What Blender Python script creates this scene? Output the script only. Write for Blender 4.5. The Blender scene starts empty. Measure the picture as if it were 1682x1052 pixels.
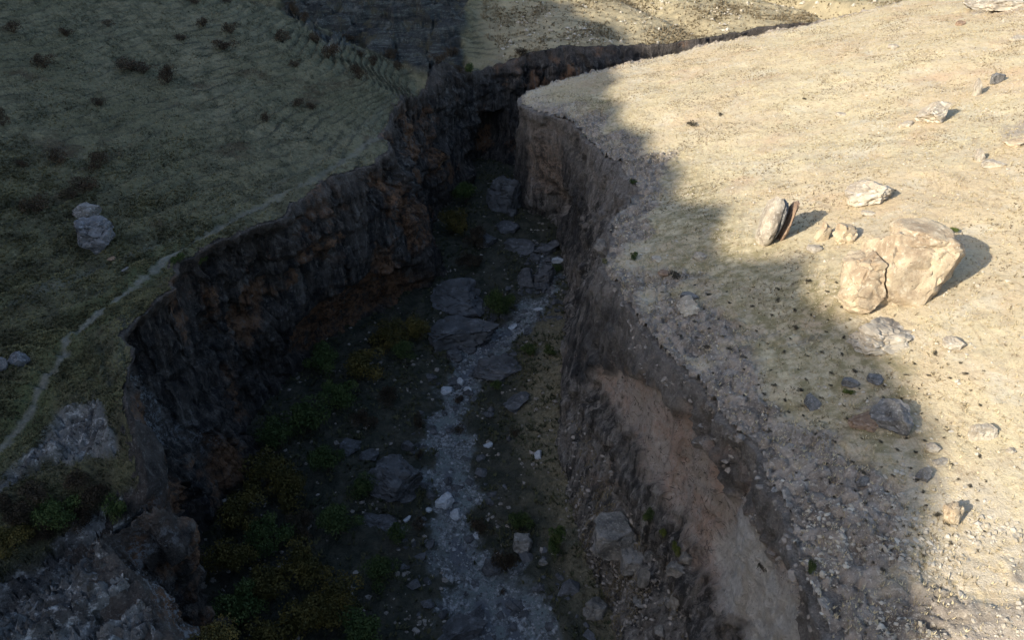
import bpy, math, random
import numpy as np
from mathutils import Vector, Matrix
random.seed(4); RS = np.random.RandomState(11)
SC = bpy.context.scene
R = math.radians

# ------------------------------------------------------------------ camera, sky, sun, exposure
PITCH = R(32); FPX = 1247.0; PW, PH = 1682, 1052
cam_d = bpy.data.cameras.new('camera'); cam = bpy.data.objects.new('camera', cam_d); SC.collection.objects.link(cam)
cam_d.sensor_width = 36; cam_d.lens = 36 * FPX / PW; cam_d.clip_start = .5; cam_d.clip_end = 3000
cam.location = (0, 0, 0); cam.rotation_euler = (R(90) - PITCH, 0, 0)
SC.camera = cam
SUN_EL = R(24.5); SUN_H = np.array([-.84, -.5426])            # horizontal direction towards the sun
SUN_H = SUN_H / np.linalg.norm(SUN_H)
W = bpy.data.worlds.new('World'); SC.world = W; W.use_nodes = True
wn = W.node_tree; bg = wn.nodes['Background']
sky = wn.nodes.new('ShaderNodeTexSky'); sky.sky_type = 'NISHITA'; sky.sun_disc = False
sky.sun_elevation = SUN_EL; sky.sun_rotation = math.atan2(SUN_H[0], SUN_H[1])
sky.air_density = 1.0; sky.dust_density = 1.6; sky.ozone_density = 1.0
wn.links.new(sky.outputs[0], bg.inputs[0]); bg.inputs[1].default_value = .15
sl = bpy.data.lights.new('sun', 'SUN'); sl.energy = 3.95; sl.angle = R(.5); sl.color = (1, .93, .80)
so = bpy.data.objects.new('sun', sl); SC.collection.objects.link(so)
sd = Vector((SUN_H[0] * math.cos(SUN_EL), SUN_H[1] * math.cos(SUN_EL), math.sin(SUN_EL)))
so.rotation_euler = sd.to_track_quat('Z', 'Y').to_euler()
SC.view_settings.view_transform = 'Standard'; SC.view_settings.look = 'None'
SC.view_settings.gamma = 1; SC.view_settings.exposure = 1.18; SC.view_settings.use_curve_mapping = False

# ------------------------------------------------------------------ noise
_pr = np.random.RandomState(7).permutation(256).astype(np.int32); _pr = np.concatenate([_pr, _pr])
_g = np.random.RandomState(8).normal(size=(256, 3)).astype(np.float32); _g /= np.linalg.norm(_g, axis=1)[:, None]
def perlin(x, y, z):
    x = np.asarray(x, np.float32); y = np.asarray(y, np.float32) + 0 * x; z = np.asarray(z, np.float32) + 0 * x
    xi = np.floor(x); yi = np.floor(y); zi = np.floor(z); fx = x - xi; fy = y - yi; fz = z - zi
    xi = xi.astype(np.int32) & 255; yi = yi.astype(np.int32) & 255; zi = zi.astype(np.int32) & 255
    u = fx * fx * fx * (fx * (fx * 6 - 15) + 10); v = fy * fy * fy * (fy * (fy * 6 - 15) + 10); w = fz * fz * fz * (fz * (fz * 6 - 15) + 10)
    def c(a, b, d):
        h = _pr[_pr[_pr[(xi + a) & 255] + ((yi + b) & 255)] + ((zi + d) & 255)]; g = _g[h]
        return g[..., 0] * (fx - a) + g[..., 1] * (fy - b) + g[..., 2] * (fz - d)
    x00 = c(0, 0, 0); x00 += u * (c(1, 0, 0) - x00); x10 = c(0, 1, 0); x10 += u * (c(1, 1, 0) - x10)
    x01 = c(0, 0, 1); x01 += u * (c(1, 0, 1) - x01); x11 = c(0, 1, 1); x11 += u * (c(1, 1, 1) - x11)
    a = x00 + v * (x10 - x00); b = x01 + v * (x11 - x01)
    return (a + w * (b - a)) * 1.6
def fbm(x, y, z=0., o=4, gain=.5, lac=2.03):
    s = 0; a = 1
    for i in range(o):
        s = s + a * perlin(x + 17.3 * i, y - 9.1 * i, z + 5.7 * i); x = x * lac; y = y * lac; z = z * lac; a *= gain
    return s
def billow(x, y, z=0., o=4, gain=.5):
    s = 0; a = 1; t = 0
    for i in range(o):
        s = s + a * np.abs(perlin(x + 31.3 * i, y - 19.1 * i, z + 5.7 * i)); t += a; x = x * 2.07; y = y * 2.07; z = z * 2.07; a *= gain
    return s / t
def cells(x, y, z):
    """3-D cell noise: random value of the nearest cell and distance to the cell border"""
    x = np.asarray(x, np.float32); y = np.asarray(y, np.float32); z = np.asarray(z, np.float32)
    xi = np.floor(x).astype(np.int32); yi = np.floor(y).astype(np.int32); zi = np.floor(z).astype(np.int32)
    f1 = np.full(x.shape, 9., np.float32); f2 = f1.copy(); val = np.zeros(x.shape, np.float32)
    for a in (-1, 0, 1):
        for b in (-1, 0, 1):
            for c in (-1, 0, 1):
                h = _pr[_pr[_pr[(xi + a) & 255] + ((yi + b) & 255)] + ((zi + c) & 255)]; g = _g[h] * .45
                d = (xi + a + .5 + g[..., 0] - x) ** 2 + (yi + b + .5 + g[..., 1] - y) ** 2 + (zi + c + .5 + g[..., 2] - z) ** 2
                m = d < f1; f2 = np.where(m, f1, np.minimum(f2, d)); val = np.where(m, h / 255., val); f1 = np.where(m, d, f1)
    return val, np.sqrt(f2) - np.sqrt(f1)
def sstep(a, b, x):
    t = np.clip((x - a) / (b - a), 0, 1); return t * t * (3 - 2 * t)

# ------------------------------------------------------------------ where things stand: rays from the survey camera
CP, SP = math.cos(PITCH), math.sin(PITCH)
def ray(u, v):
    dx = (u - PW / 2) / FPX; dv = (v - PH / 2) / FPX
    return np.array([dx, CP - dv * SP, -(SP + dv * CP)])
def proj(x, y, z):
    d = np.maximum(y * CP - z * SP, .1); up = y * SP + z * CP
    return PW / 2 + FPX * x / d, PH / 2 - FPX * up / d
def atz(u, v, z):
    r = ray(u, v); return r * (z / r[2])
class TPS:
    def __init__(s, pts, lam=0.):
        p = np.array(pts, float); s.p = p[:, :2] / 50.; n = len(p)
        K = s.k(s.p[:, None] - s.p[None]) + lam * np.eye(n); Pm = np.hstack([np.ones((n, 1)), s.p])
        A = np.block([[K, Pm], [Pm.T, np.zeros((3, 3))]]); s.w = np.linalg.solve(A, np.concatenate([p[:, 2], np.zeros(3)]))
    def k(s, d):
        r2 = (d ** 2).sum(-1) + 1e-9; return .5 * r2 * np.log(r2)
    def __call__(s, x, y):
        x = np.asarray(x, float) / 50.; y = np.asarray(y, float) / 50.; o = s.w[-3] + s.w[-2] * x + s.w[-1] * y
        for i in range(len(s.p)):
            r2 = (x - s.p[i, 0]) ** 2 + (y - s.p[i, 1]) ** 2 + 1e-9; o = o + s.w[i] * .5 * r2 * np.log(r2)
        return o
def catmull(P, step):
    P = np.array(P, float); P = np.vstack([2 * P[0] - P[1], P, 2 * P[-1] - P[-2]]); out = []
    for i in range(1, len(P) - 2):
        a, b, c, d = P[i - 1:i + 3]; L = np.linalg.norm((c - b)[:2]); n = max(1, int(math.ceil(L / step)))
        t = (np.arange(n) / n)[:, None]
        out.append(.5 * (2 * b + (c - a) * t + (2 * a - 5 * b + 4 * c - d) * t ** 2 + (3 * b - a - 3 * c + d) * t ** 3))
    out.append(P[-2][None]); return np.vstack(out)
def polydist(px, py, L):
    """distance to an open polyline L (n,2)"""
    best = np.full(px.shape, 1e9)
    for a, b in zip(L[:-1], L[1:]):
        d = b - a; q = max((d ** 2).sum(), 1e-9); t = np.clip(((px - a[0]) * d[0] + (py - a[1]) * d[1]) / q, 0, 1)
        best = np.minimum(best, (px - a[0] - t * d[0]) ** 2 + (py - a[1] - t * d[1]) ** 2)
    return np.sqrt(best)
def inpoly(px, py, L):
    L = np.array(L, float); c = np.zeros(px.shape, bool); n = len(L)
    for i in range(n):
        x1, y1 = L[i]; x2, y2 = L[(i + 1) % n]
        if y1 == y2: continue
        m = ((y1 > py) != (y2 > py)) & (px < (x2 - x1) * (py - y1) / (y2 - y1) + x1); c ^= m
    return c
def pixmask(x, y, z, poly, soft=12, wob=10, fr=.35):
    """a stained, scarred or shade-toned patch of rock or ground: polygon surveyed from the photo, edge broken up by noise"""
    u, v = proj(x, y, z); n1 = fbm(x * fr, y * fr, z * fr, 4) * wob; n2 = fbm(x * fr + 40, y * fr, z * fr, 4) * wob
    u = u + n1; v = v + n2; P = np.array(poly, float); ins = inpoly(u, v, P)
    d = polydist(u, v, np.vstack([P, P[:1]])); sdd = np.where(ins, d, -d)
    return sstep(-soft, soft, sdd)

# ------------------------------------------------------------------ rims of the gorge (x, y, z), feet of its walls
RIM_L = [(-19, -25, -43), (-19, 10, -43), (-21, 28, -43), (-22.3, 31, -42.8), (-25.5, 34, -42), (-28, 36.5, -41.3), (-28, 38.6, -40.8), (-25.8, 40.6, -40.2), (-29, 42.8, -43), (-35, 45, -46.5), (-34, 46.6, -45), (-31.2, 47.6, -42),
    (-32.2, 49.5, -40), (-34.5, 53.5, -39.5), (-35.2, 58.5, -39.5), (-37, 61.5, -39.5), (-37.2, 65.5, -39.8), (-36, 69.6, -40), (-37.2, 73, -40), (-37.2, 77, -40), (-35.2, 80.5, -40),
    (-32.3, 83.5, -40), (-28.5, 91, -40), (-25.7, 100.4, -40), (-22.5, 105.5, -40), (-19.6, 110, -40), (-18.8, 115, -40.2), (-21, 123, -40.5), (-21, 132, -40.8), (-20, 140, -41),
    (-17.5, 153, -41.5), (-15.4, 163.8, -42), (-10.9, 171.5, -42), (-5, 179, -42), (2.7, 184.7, -42), (12, 188.5, -41.6), (23.3, 190.3, -41), (38, 192.5, -40.5), (51.1, 196.4, -40),
    (62, 199, -39), (73, 201, -38), (84, 204, -37), (110, 212, -36), (150, 225, -35), (210, 240, -34)]
FOOT_L = [(-22, -25), (-22, 10), (-23, 27), (-24, 31), (-26, 36), (-27, 40), (-28, 44), (-30, 49.3), (-34, 53), (-36.5, 55), (-36, 57), (-35.5, 59), (-36, 62), (-36.3, 65), (-36.2, 68), (-36.5, 71), (-36.3, 74), (-36, 77),
    (-36, 80), (-35.6, 84), (-33.5, 89), (-31.5, 95), (-30.5, 102), (-25.1, 108.5), (-19, 116), (-16.5, 121.5), (-13, 128), (-14, 135), (-15.5, 142), (-15, 155), (-13.6, 164), (-9, 172),
    (-3.5, 177.5), (3, 182), (12, 185.5), (23, 187.5), (38, 190), (51, 194), (62, 196), (73, 198), (84, 201), (110, 209), (150, 222), (210, 237)]
# pairs keep the same count
_t = np.linspace(0, 1, len(RIM_L)); _f = np.linspace(0, 1, len(FOOT_L))
FOOT_L = [(np.interp(a, _f, [p[0] for p in FOOT_L]), np.interp(a, _f, [p[1] for p in FOOT_L])) for a in _t]
PAIR_R = [((20, -25, -38.5), (6, -25, -71), 2.4), ((19, 5, -38.2), (6, 8, -71), 2.4), ((18.2, 26.7, -38), (6.5, 28, -71), 2.4), ((18.1, 34.4, -38), (6.8, 37, -71), 2.4), ((17.9, 41.8, -38.5), (6.9, 44, -71), 2.4), ((15.9, 51.3, -39), (6.8, 51, -71), 2.3),
    ((13.8, 58, -39.6), (6.2, 59, -71), 2.1), ((12.5, 64, -40.2), (5.6, 67, -71), 1.8), ((11.3, 70, -40.7), (5.3, 74, -71), 1.5), ((10.7, 75.5, -41), (5.2, 81, -71), 1.3), ((11.2, 82, -41.3), (4.8, 88, -71), 1.2), ((12.3, 88, -41.5), (5, 95, -71), 1.15),
    ((15.5, 96, -42), (5.6, 103, -71), 1.1), ((17.4, 105, -42), (7.2, 110, -71), 1.), ((16, 115, -42.5), (8.6, 118, -71), 1.), ((13.8, 124, -42.8), (9.8, 127, -71), 1.), ((12.6, 131, -43), (10.6, 136, -71), 1.), ((9.2, 141, -43.5), (9, 145, -71), 1.),
    ((3.6, 150, -44), (3.6, 153, -71), 1.), ((0.6, 157, -44), (.2, 160, -71), 1.), ((4, 164, -44), (3.8, 166, -71), 1.), ((13.3, 170.3, -43), (12, 172, -71), 1.), ((28.6, 175.6, -41), (28, 177, -71), 1.), ((48.8, 178, -37), (48, 180, -71), 1.),
    ((70.5, 180, -32.5), (70, 182, -71), 1.), ((95, 188, -29), (95, 190, -71), 1.), ((140, 205, -26), (140, 207, -71), 1.), ((205, 225, -24), (205, 227, -71), 1.)]
CL = catmull(RIM_L, 2.5); CR = catmull([p[0] for p in PAIR_R], 2.5)
CANYON = np.vstack([CL[:, :2], CR[::-1, :2]])
RIGHTPOLY = np.vstack([CR[:, :2], [(320, 225), (320, -60), (20, -60)]])
def warp(x, y):
    return .9 * fbm(x * .16, y * .16, 3.3, 4), .9 * fbm(x * .16 + 50, y * .16, 9.3, 4)
def rimdist(x, y):
    """signed distance to the gorge edge, positive on the tops"""
    wx, wy = warp(x, y); a = x - wx; b = y - wy
    d = np.minimum(polydist(a, b, CL[:, :2]), polydist(a, b, CR[:, :2])); return np.where(inpoly(a, b, CANYON), -d, d)

# ------------------------------------------------------------------ height of the tops
tl = [(p[0], p[1], p[2]) for p in RIM_L[::2]]
for k in (-90, -45, -20, 5, 30, 60, 90):
    bx, by = -38 + .473 * k, 76.5 + .88 * k
    for d, h in ((18, 4.3), (42, 11), (75, 22), (115, 37), (170, 62)):
        x, y = bx - .88 * d, by + .473 * d
        if y > 168 and x > -140: continue
        if k < -20 and d < 30: h = h * .6
        tl.append((x, y, -40 + h))
tl += [(-19, 168.5, -41.5), (-47, 165, -28.5), (-34, 168, -35), (-80, 172, -17), (-120, 200, -8),
       (-22, 186, -44), (-38, 186, -43), (-62, 196, -40), (-92, 220, -33),
       (-16, 199, -38), (-28, 207, -31), (-45, 212, -28), (-70, 224, -22), (-95, 250, -14), (-40, 240, -8), (-20, 240, -18), (-60, 300, 10), (-140, 330, 25),
       (-8, 190, -42.5), (-2, 205, -39), (10, 200, -39.5), (25, 202, -39.5), (5, 225, -34), (30, 225, -34.5), (60, 225, -36), (0, 260, -24), (40, 262, -26), (80, 250, -34), (60, 300, -22), (110, 260, -34), (0, 350, -5), (100, 360, -10),
       (150, 260, -30), (200, 330, -15), (220, 260, -30), (-10, -60, -38), (-22, -30, -40)]
TL = TPS(tl, .002)
TR = TPS([(20, -40, -38.5), (40, -40, -33), (80, -40, -22), (20, 0, -38.3), (40, 0, -33), (80, 0, -21), (160, 0, 0), (18, 27, -38), (30, 27, -34.8), (60, 27, -26), (16, 50, -39), (35, 50, -33.5), (60, 50, -26.5), (100, 50, -15),
    (11, 75, -41), (30, 75, -35.5), (60, 75, -27.5), (100, 75, -17), (17.5, 105, -42), (40, 105, -35.8), (70, 105, -28), (110, 105, -18), (180, 100, 0), (12.8, 130, -43), (40, 130, -36.3), (70, 130, -29), (110, 130, -20),
    (4, 155, -44), (20, 155, -41.5), (40, 155, -37.3), (70, 155, -30.8), (110, 155, -23), (13, 171, -43), (29, 176, -41), (49, 177, -37), (70, 178, -32.8), (100, 182, -28), (140, 190, -24), (200, 200, -18)], .002)
GULLY = np.array([(-22, 46), (-28, 44.5), (-33, 42.5), (-38, 38.5), (-44, 33), (-54, 27), (-70, 22)])
TERR_ANG = None
def rock_relief(x, y, s=1.):
    c, sn = math.cos(R(28)), math.sin(R(28)); a = (x * c + y * sn); b = (-x * sn + y * c)
    n = billow(a * .22 * s, b * .5 * s, 1.5, 5, .55)
    return (.34 - n) * 2.2
def Hl0(x, y):
    return TL(x, y)
PATH = None
def HL(x, y, detail=True):
    z = Hl0(x, y)
    g = polydist(x, y, GULLY); along = sstep(-75, -40, x)
    z = z - (5 + 3.5 * along) * np.exp(-(g / 4.2) ** 2) * sstep(-80, -55, x)
    # rib of bedrock on the near side of the gully
    rib = polydist(x, y, np.array([(-26, 39.5), (-29.5, 31), (-33, 24)])); z = z + 1.6 * np.exp(-(rib / 3.2) ** 2)
    # small swales on the far hill
    z = z - 2.6 * np.exp(-(polydist(x, y, np.array([(47, 203), (40, 216), (26, 232), (10, 250)])) / 4.5) ** 2)
    z = z - 9 * np.exp(-(polydist(x, y, np.array([(92, 203), (86, 222), (72, 240), (60, 262)])) / 6.) ** 2)
    z = np.maximum(z, mountain(x, y))
    if detail: z = z + dl(x, y, z)
    return z
def dl(x, y, z):
    far = sstep(178, 190, y)
    m = 1 - far
    rip = z * 1.0 + .9 * fbm(x * .035, y * .035, 0, 2) + .13 * fbm(x * .22, y * .22, 4, 3)
    f = rip / .62; f = f - np.floor(f); t = np.where(f < .75, f / .75, (1 - f) / .25)
    band = sstep(2.0, 7, -rimd_cheap(x, y)) if False else 1
    out = .85 * (t - .5) * m * sstep(-.5, .3, fbm(x * .03 + 7, y * .03, 1, 3) + .3) * sstep(-34, -37, z - .5 * fbm(x * .05, y * .05, 3, 2)) ** 0
    out = out + .7 * fbm(x * .05, y * .05, 2., 3) + .2 * fbm(x * .6, y * .6, 7., 3)
    out = out + far * (1 - .75 * sstep(-14, -4, x)) * (.45 - billow(x * .09, y * .09, z * .09, 5, .6)) * 7 * sstep(184, 196, y)
    return out
def dr(x, y):
    return .55 * fbm(x * .05, y * .05, 12., 3) + .13 * fbm(x * .3, y * .3, 17., 4) + .045 * fbm(x * 1.7, y * 1.7, 27., 2)
def HR(x, y, detail=True):
    z = TR(x, y); return z + dr(x, y) if detail else z
# the ridge to the west that shades the gorge: its crest follows from where its shadow ends
A_C = -175.; TE = math.tan(SUN_EL)
EDGE = [(1560, 1200), (1555, 1052), (1546, 950), (1550, 850), (1556, 770), (1536, 700), (1512, 620), (1490, 560), (1412, 508), (1385, 440), (1330, 412), (1240, 402), (1213, 370), (1198, 338),
        (1143, 300), (1128, 255), (1080, 225), (1040, 190), (1024, 150), (1024, 118)]
def hit(u, v, H):
    r = ray(u, v); t = np.linspace(25, 420, 800); f = r[2] * t - H(r[0] * t, r[1] * t); i = np.argmax(f < 0)
    if f[i] >= 0: return None
    a, b = t[i - 1], t[i]
    for _ in range(18):
        m = .5 * (a + b)
        if r[2] * m - float(H(np.array([r[0] * m]), np.array([r[1] * m]))[0]) < 0: b = m
        else: a = m
    return r * b
eb, eh = [], []
for (u, v) in EDGE:
    P = hit(u, v, lambda x, y: TR(x, y))
    a = -(P[0] * SUN_H[0] + P[1] * SUN_H[1]); b = P[0] * SUN_H[1] - P[1] * SUN_H[0]
    eb.append(b); eh.append(P[2] + (a - A_C) * TE)
for (u, v) in [(1050, 62), (1010, 40), (955, 15), (930, 0)]:
    P = hit(u, v, lambda x, y: TL(x, y))
    a = -(P[0] * SUN_H[0] + P[1] * SUN_H[1]); b = P[0] * SUN_H[1] - P[1] * SUN_H[0]
    eb.append(b); eh.append(P[2] + (a - A_C) * TE)
_o = np.argsort(eb); EB = np.array(eb)[_o]; EH = np.array(eh)[_o]
EB = np.concatenate([[-400, -120, EB[0] - 10], EB, [EB[-1] + 60, EB[-1] + 200]]); EH = np.concatenate([[20, 35, EH[0]], EH, [EH[-1] + 18, EH[-1] + 10]])
def mountain(x, y):
    a = -(x * SUN_H[0] + y * SUN_H[1]); b = x * SUN_H[1] - y * SUN_H[0]
    hc = np.interp(b, EB, EH)
    d = a - A_C
    return np.where(d > 0, hc - .86 * d, hc + .5 * d)
TF = TPS([(-24, 0, -69.5), (0, 0, -71), (15, 0, -70), (-28, 30, -69.5), (-8, 30, -71), (8, 28, -69.5), (16, 30, -70), (-29, 49, -69), (-15, 49, -70), (0, 49, -71), (6.5, 49, -69), (16.5, 46, -69), (-34, 60, -69), (-18, 60, -70), (-3, 60, -71), (5.5, 59, -69.3), (14.5, 58, -69),
    (-35, 77, -69), (-20, 77, -69.5), (-8, 77, -70.6), (-3, 80, -70.8), (4, 76, -69.5), (8, 74, -67.5), (-31, 95, -69), (-14, 95, -69.8), (-3, 95, -70.7), (3, 90, -69.5), (7, 92, -67.5), (-24, 108, -69), (-12, 110, -70), (0, 108, -70.3), (7, 108, -69), (-14, 124, -69), (-4, 124, -69.6), (5, 124, -69.8), (10, 125, -69), (-12, 140, -68.5), (0, 140, -68.5), (9, 140, -68),
    (-13, 160, -67.5), (0, 165, -67), (12, 178, -66.5), (50, 186, -66), (100, 198, -65), (200, 230, -64)], .002)
STREAM = catmull([atz(u, v, -70.7)[:2].tolist() + [w] for u, v, w in
    [(900, 1400, 5), (830, 1100, 5.2), (815, 1000, 5), (760, 920, 3.6), (738, 850, 3), (735, 780, 3.3), (738, 710, 3), (752, 650, 3), (775, 600, 3.4), (810, 560, 3.6), (860, 530, 3), (892, 500, 2.2), (905, 470, 1.4), (900, 430, 1)]], 3)
def streamd(x, y):
    best = np.full(x.shape, 1e9)
    for a, b in zip(STREAM[:-1], STREAM[1:]):
        d = (b - a)[:2]; q = max((d ** 2).sum(), 1e-9); t = np.clip(((x - a[0]) * d[0] + (y - a[1]) * d[1]) / q, 0, 1)
        best = np.minimum(best, np.sqrt((x - a[0] - t * d[0]) ** 2 + (y - a[1] - t * d[1]) ** 2) - (a[2] + t * (b[2] - a[2])))
    return best
def HF(x, y, detail=True):
    z = TF(x, y)
    if detail:
        sd_ = streamd(x, y) + 1.2 * fbm(x * .25, y * .25, 5., 3)
        z = z - .5 * sstep(.8, -.8, sd_) + .5 * fbm(x * .12, y * .12, 21., 3) + (.12 + .25 * sstep(0, 3, sd_)) * fbm(x * .8, y * .8, 22., 3) - .25 * sstep(.3, .0, np.abs(sd_ + 2.4)) 
    return z
def on(u, v, which='R'):
    return hit(u, v, {'R': HR, 'L': HL, 'F': HF}[which])

# ------------------------------------------------------------------ materials
class NT:
    def __init__(s, name, rough=.95):
        s.m = bpy.data.materials.new(name); s.m.use_nodes = True; s.t = s.m.node_tree; s.b = s.t.nodes['Principled BSDF']
        s.b.inputs['Roughness'].default_value = rough; s.b.inputs['Specular IOR Level'].default_value = .15
        s.co = s.t.nodes.new('ShaderNodeTexCoord').outputs['Object']
    def n(s, ty, **k):
        x = s.t.nodes.new(ty)
        for a, b in k.items(): setattr(x, a, b)
        return x
    def l(s, a, b): s.t.links.new(a, b)
    def mapped(s, sc):
        m = s.n('ShaderNodeMapping'); s.l(s.co, m.inputs[0]); m.inputs['Scale'].default_value = sc; return m.outputs[0]
    def noise(s, scale, det=4, ro=.55, co=None, dist=0.):
        x = s.n('ShaderNodeTexNoise'); s.l(co or s.co, x.inputs['Vector']); x.inputs['Scale'].default_value = scale
        x.inputs['Detail'].default_value = det; x.inputs['Roughness'].default_value = ro; x.inputs['Distortion'].default_value = dist
        return x.outputs['Fac']
    def vor(s, scale, co=None, feat='F1', out='Distance'):
        x = s.n('ShaderNodeTexVoronoi', feature=feat); s.l(co or s.co, x.inputs['Vector']); x.inputs['Scale'].default_value = scale; return x.outputs[out]
    def rng(s, f, a, b, lo=0., hi=1.):
        x = s.n('ShaderNodeMapRange', interpolation_type='SMOOTHSTEP'); s.l(f, x.inputs[0]); x.inputs[1].default_value = a; x.inputs[2].default_value = b
        x.inputs[3].default_value = lo; x.inputs[4].default_value = hi; return x.outputs[0]
    def mix(s, f, a, b, mode='MIX'):
        x = s.n('ShaderNodeMix', data_type='RGBA', blend_type=mode)
        if isinstance(f, (int, float)): x.inputs[0].default_value = f
        else: s.l(f, x.inputs[0])
        for i, c in ((6, a), (7, b)):
            if isinstance(c, tuple): x.inputs[i].default_value = (*c, 1)
            else: s.l(c, x.inputs[i])
        return x.outputs[2]
    def math(s, op, a, b=0.):
        x = s.n('ShaderNodeMath', operation=op)
        for i, c in ((0, a), (1, b)):
            if isinstance(c, (int, float)): x.inputs[i].default_value = c
            else: s.l(c, x.inputs[i])
        return x.outputs[0]
    def attr(s, name):
        return s.n('ShaderNodeAttribute', attribute_name=name).outputs['Fac']
    def done(s, col, bump=None, dist=.1, st=.8):
        s.l(col, s.b.inputs['Base Color'])
        if bump is not None:
            x = s.n('ShaderNodeBump'); x.inputs['Strength'].default_value = st; x.inputs['Distance'].default_value = dist
            s.l(bump, x.inputs['Height']); s.l(x.outputs[0], s.b.inputs['Normal'])
        return s.m
def rock_col(s, dark, mid, pale, sc=1.):
    a = s.noise(.5 * sc, 6, .65); b = s.noise(3.5 * sc, 5, .7)
    c = s.mix(s.rng(a, .35, .62), dark, mid); c = s.mix(s.rng(b, .5, .72), c, pale)
    return s.mix(s.rng(s.noise(9 * sc, 3, .6), .62, .7, 0, .7), c, tuple(v * .35 for v in dark))
def mat_top_right():
    s = NT('dry_grass_slope')
    big = s.noise(.035, 4, .55); mid = s.noise(.28, 6, .65); fine = s.noise(2.6, 5, .75); vf = s.noise(9, 3, .7)
    c = s.mix(s.rng(big, .4, .62), (.46, .385, .245), (.43, .335, .21))
    c = s.mix(s.rng(mid, .42, .68, 0, .8), c, (.40, .335, .235))
    c = s.mix(s.rng(s.noise(.09, 5, .6), .52, .7, 0, .6), c, (.40, .27, .17))
    tr = s.noise(1, 4, .6, s.mapped((.10, .035, .1)), 2.2); c = s.mix(s.rng(s.math('ABSOLUTE', s.math('SUBTRACT', tr, .5)), .012, .003, 0, .45), c, (.27, .20, .125))
    c = s.mix(s.rng(s.noise(.5, 6, .75), .54, .66, 0, .55), c, (.31, .235, .15)); c = s.mix(s.rng(s.noise(.16, 6, .7), .46, .36, 0, .5), c, (.47, .42, .32))
    c = s.mix(s.rng(fine, .5, .68, 0, .6), c, (.22, .175, .105))
    c = s.mix(s.rng(vf, .56, .75, 0, .65), c, (.17, .14, .09))
    c = s.mix(s.rng(vf, .44, .3, 0, .5), c, (.60, .53, .40))
    p = s.vor(3.3); pm = s.math('MULTIPLY', s.rng(p, .22, .12), s.rng(s.noise(.4, 4, .6), .5, .6))
    c = s.mix(s.math('MULTIPLY', pm, .7), c, (.55, .5, .42))
    g = s.attr('green'); c = s.mix(s.math('MULTIPLY', s.rng(s.noise(.8, 5, .65), .35, .65), g), c, (.205, .17, .088))  # ridge's shade painted into the grass as a darker brown
    gr = s.attr('gravel'); gm = s.math('MULTIPLY', gr, s.rng(s.noise(1.2, 6, .7), .38, .55)); c = s.mix(gm, c, s.mix(s.rng(s.noise(6, 4, .8), .4, .62), (.33, .285, .22), (.47, .42, .34)))
    rk = s.attr('rock'); rc = rock_col(s, (.12, .10, .082), (.26, .22, .18), (.40, .355, .295)); c = s.mix(rk, c, rc)
    b = s.math('ADD', s.math('MULTIPLY', fine, .6), s.math('MULTIPLY', vf, .35)); b = s.math('ADD', b, s.math('MULTIPLY', pm, .3))
    return s.done(c, b, .3, .65)
def mat_top_left():
    s = NT('green_grass_slope')
    big = s.noise(.05, 4, .6); mid = s.noise(.35, 6, .7); fine = s.noise(2.2, 5, .75); vf = s.noise(7, 3, .7)
    far = s.attr('far')
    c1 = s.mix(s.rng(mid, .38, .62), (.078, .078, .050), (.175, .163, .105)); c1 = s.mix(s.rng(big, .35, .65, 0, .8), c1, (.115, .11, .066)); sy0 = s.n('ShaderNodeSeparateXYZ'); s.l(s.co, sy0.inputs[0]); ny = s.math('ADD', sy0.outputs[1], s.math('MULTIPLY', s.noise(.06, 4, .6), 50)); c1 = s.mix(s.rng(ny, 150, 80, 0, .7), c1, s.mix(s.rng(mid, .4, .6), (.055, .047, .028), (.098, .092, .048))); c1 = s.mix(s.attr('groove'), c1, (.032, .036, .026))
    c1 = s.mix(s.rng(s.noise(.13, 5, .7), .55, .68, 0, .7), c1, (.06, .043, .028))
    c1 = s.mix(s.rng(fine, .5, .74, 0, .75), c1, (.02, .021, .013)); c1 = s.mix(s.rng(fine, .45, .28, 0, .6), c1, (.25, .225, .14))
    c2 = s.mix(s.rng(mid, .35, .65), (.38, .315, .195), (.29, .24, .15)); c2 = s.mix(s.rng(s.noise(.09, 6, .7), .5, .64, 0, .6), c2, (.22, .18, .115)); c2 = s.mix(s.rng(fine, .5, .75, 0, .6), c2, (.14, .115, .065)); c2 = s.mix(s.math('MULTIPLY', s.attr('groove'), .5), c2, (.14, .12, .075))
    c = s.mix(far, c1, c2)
    p = s.attr('path'); pc = s.mix(s.rng(fine, .35, .65), (.11, .108, .085), (.18, .172, .14)); c = s.mix(p, c, pc)
    g = s.attr('green'); c = s.mix(g, c, s.mix(s.rng(fine, .4, .6), (.045, .062, .024), (.10, .115, .048)))
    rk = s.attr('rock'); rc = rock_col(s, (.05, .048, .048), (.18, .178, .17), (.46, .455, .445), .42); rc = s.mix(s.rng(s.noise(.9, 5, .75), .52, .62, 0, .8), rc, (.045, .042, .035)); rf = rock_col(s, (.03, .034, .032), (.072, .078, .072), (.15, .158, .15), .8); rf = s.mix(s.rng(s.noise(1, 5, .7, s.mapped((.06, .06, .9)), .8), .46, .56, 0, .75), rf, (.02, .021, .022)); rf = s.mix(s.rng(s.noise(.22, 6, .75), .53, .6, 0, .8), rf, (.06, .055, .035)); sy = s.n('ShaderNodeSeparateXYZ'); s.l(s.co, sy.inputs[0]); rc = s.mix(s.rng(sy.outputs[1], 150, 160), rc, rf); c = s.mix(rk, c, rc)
    b = s.math('ADD', s.math('MULTIPLY', fine, .7), s.math('MULTIPLY', vf, .35)); b = s.math('ADD', b, s.math('MULTIPLY', mid, .8))
    return s.done(c, b, .5, 1.)
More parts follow.
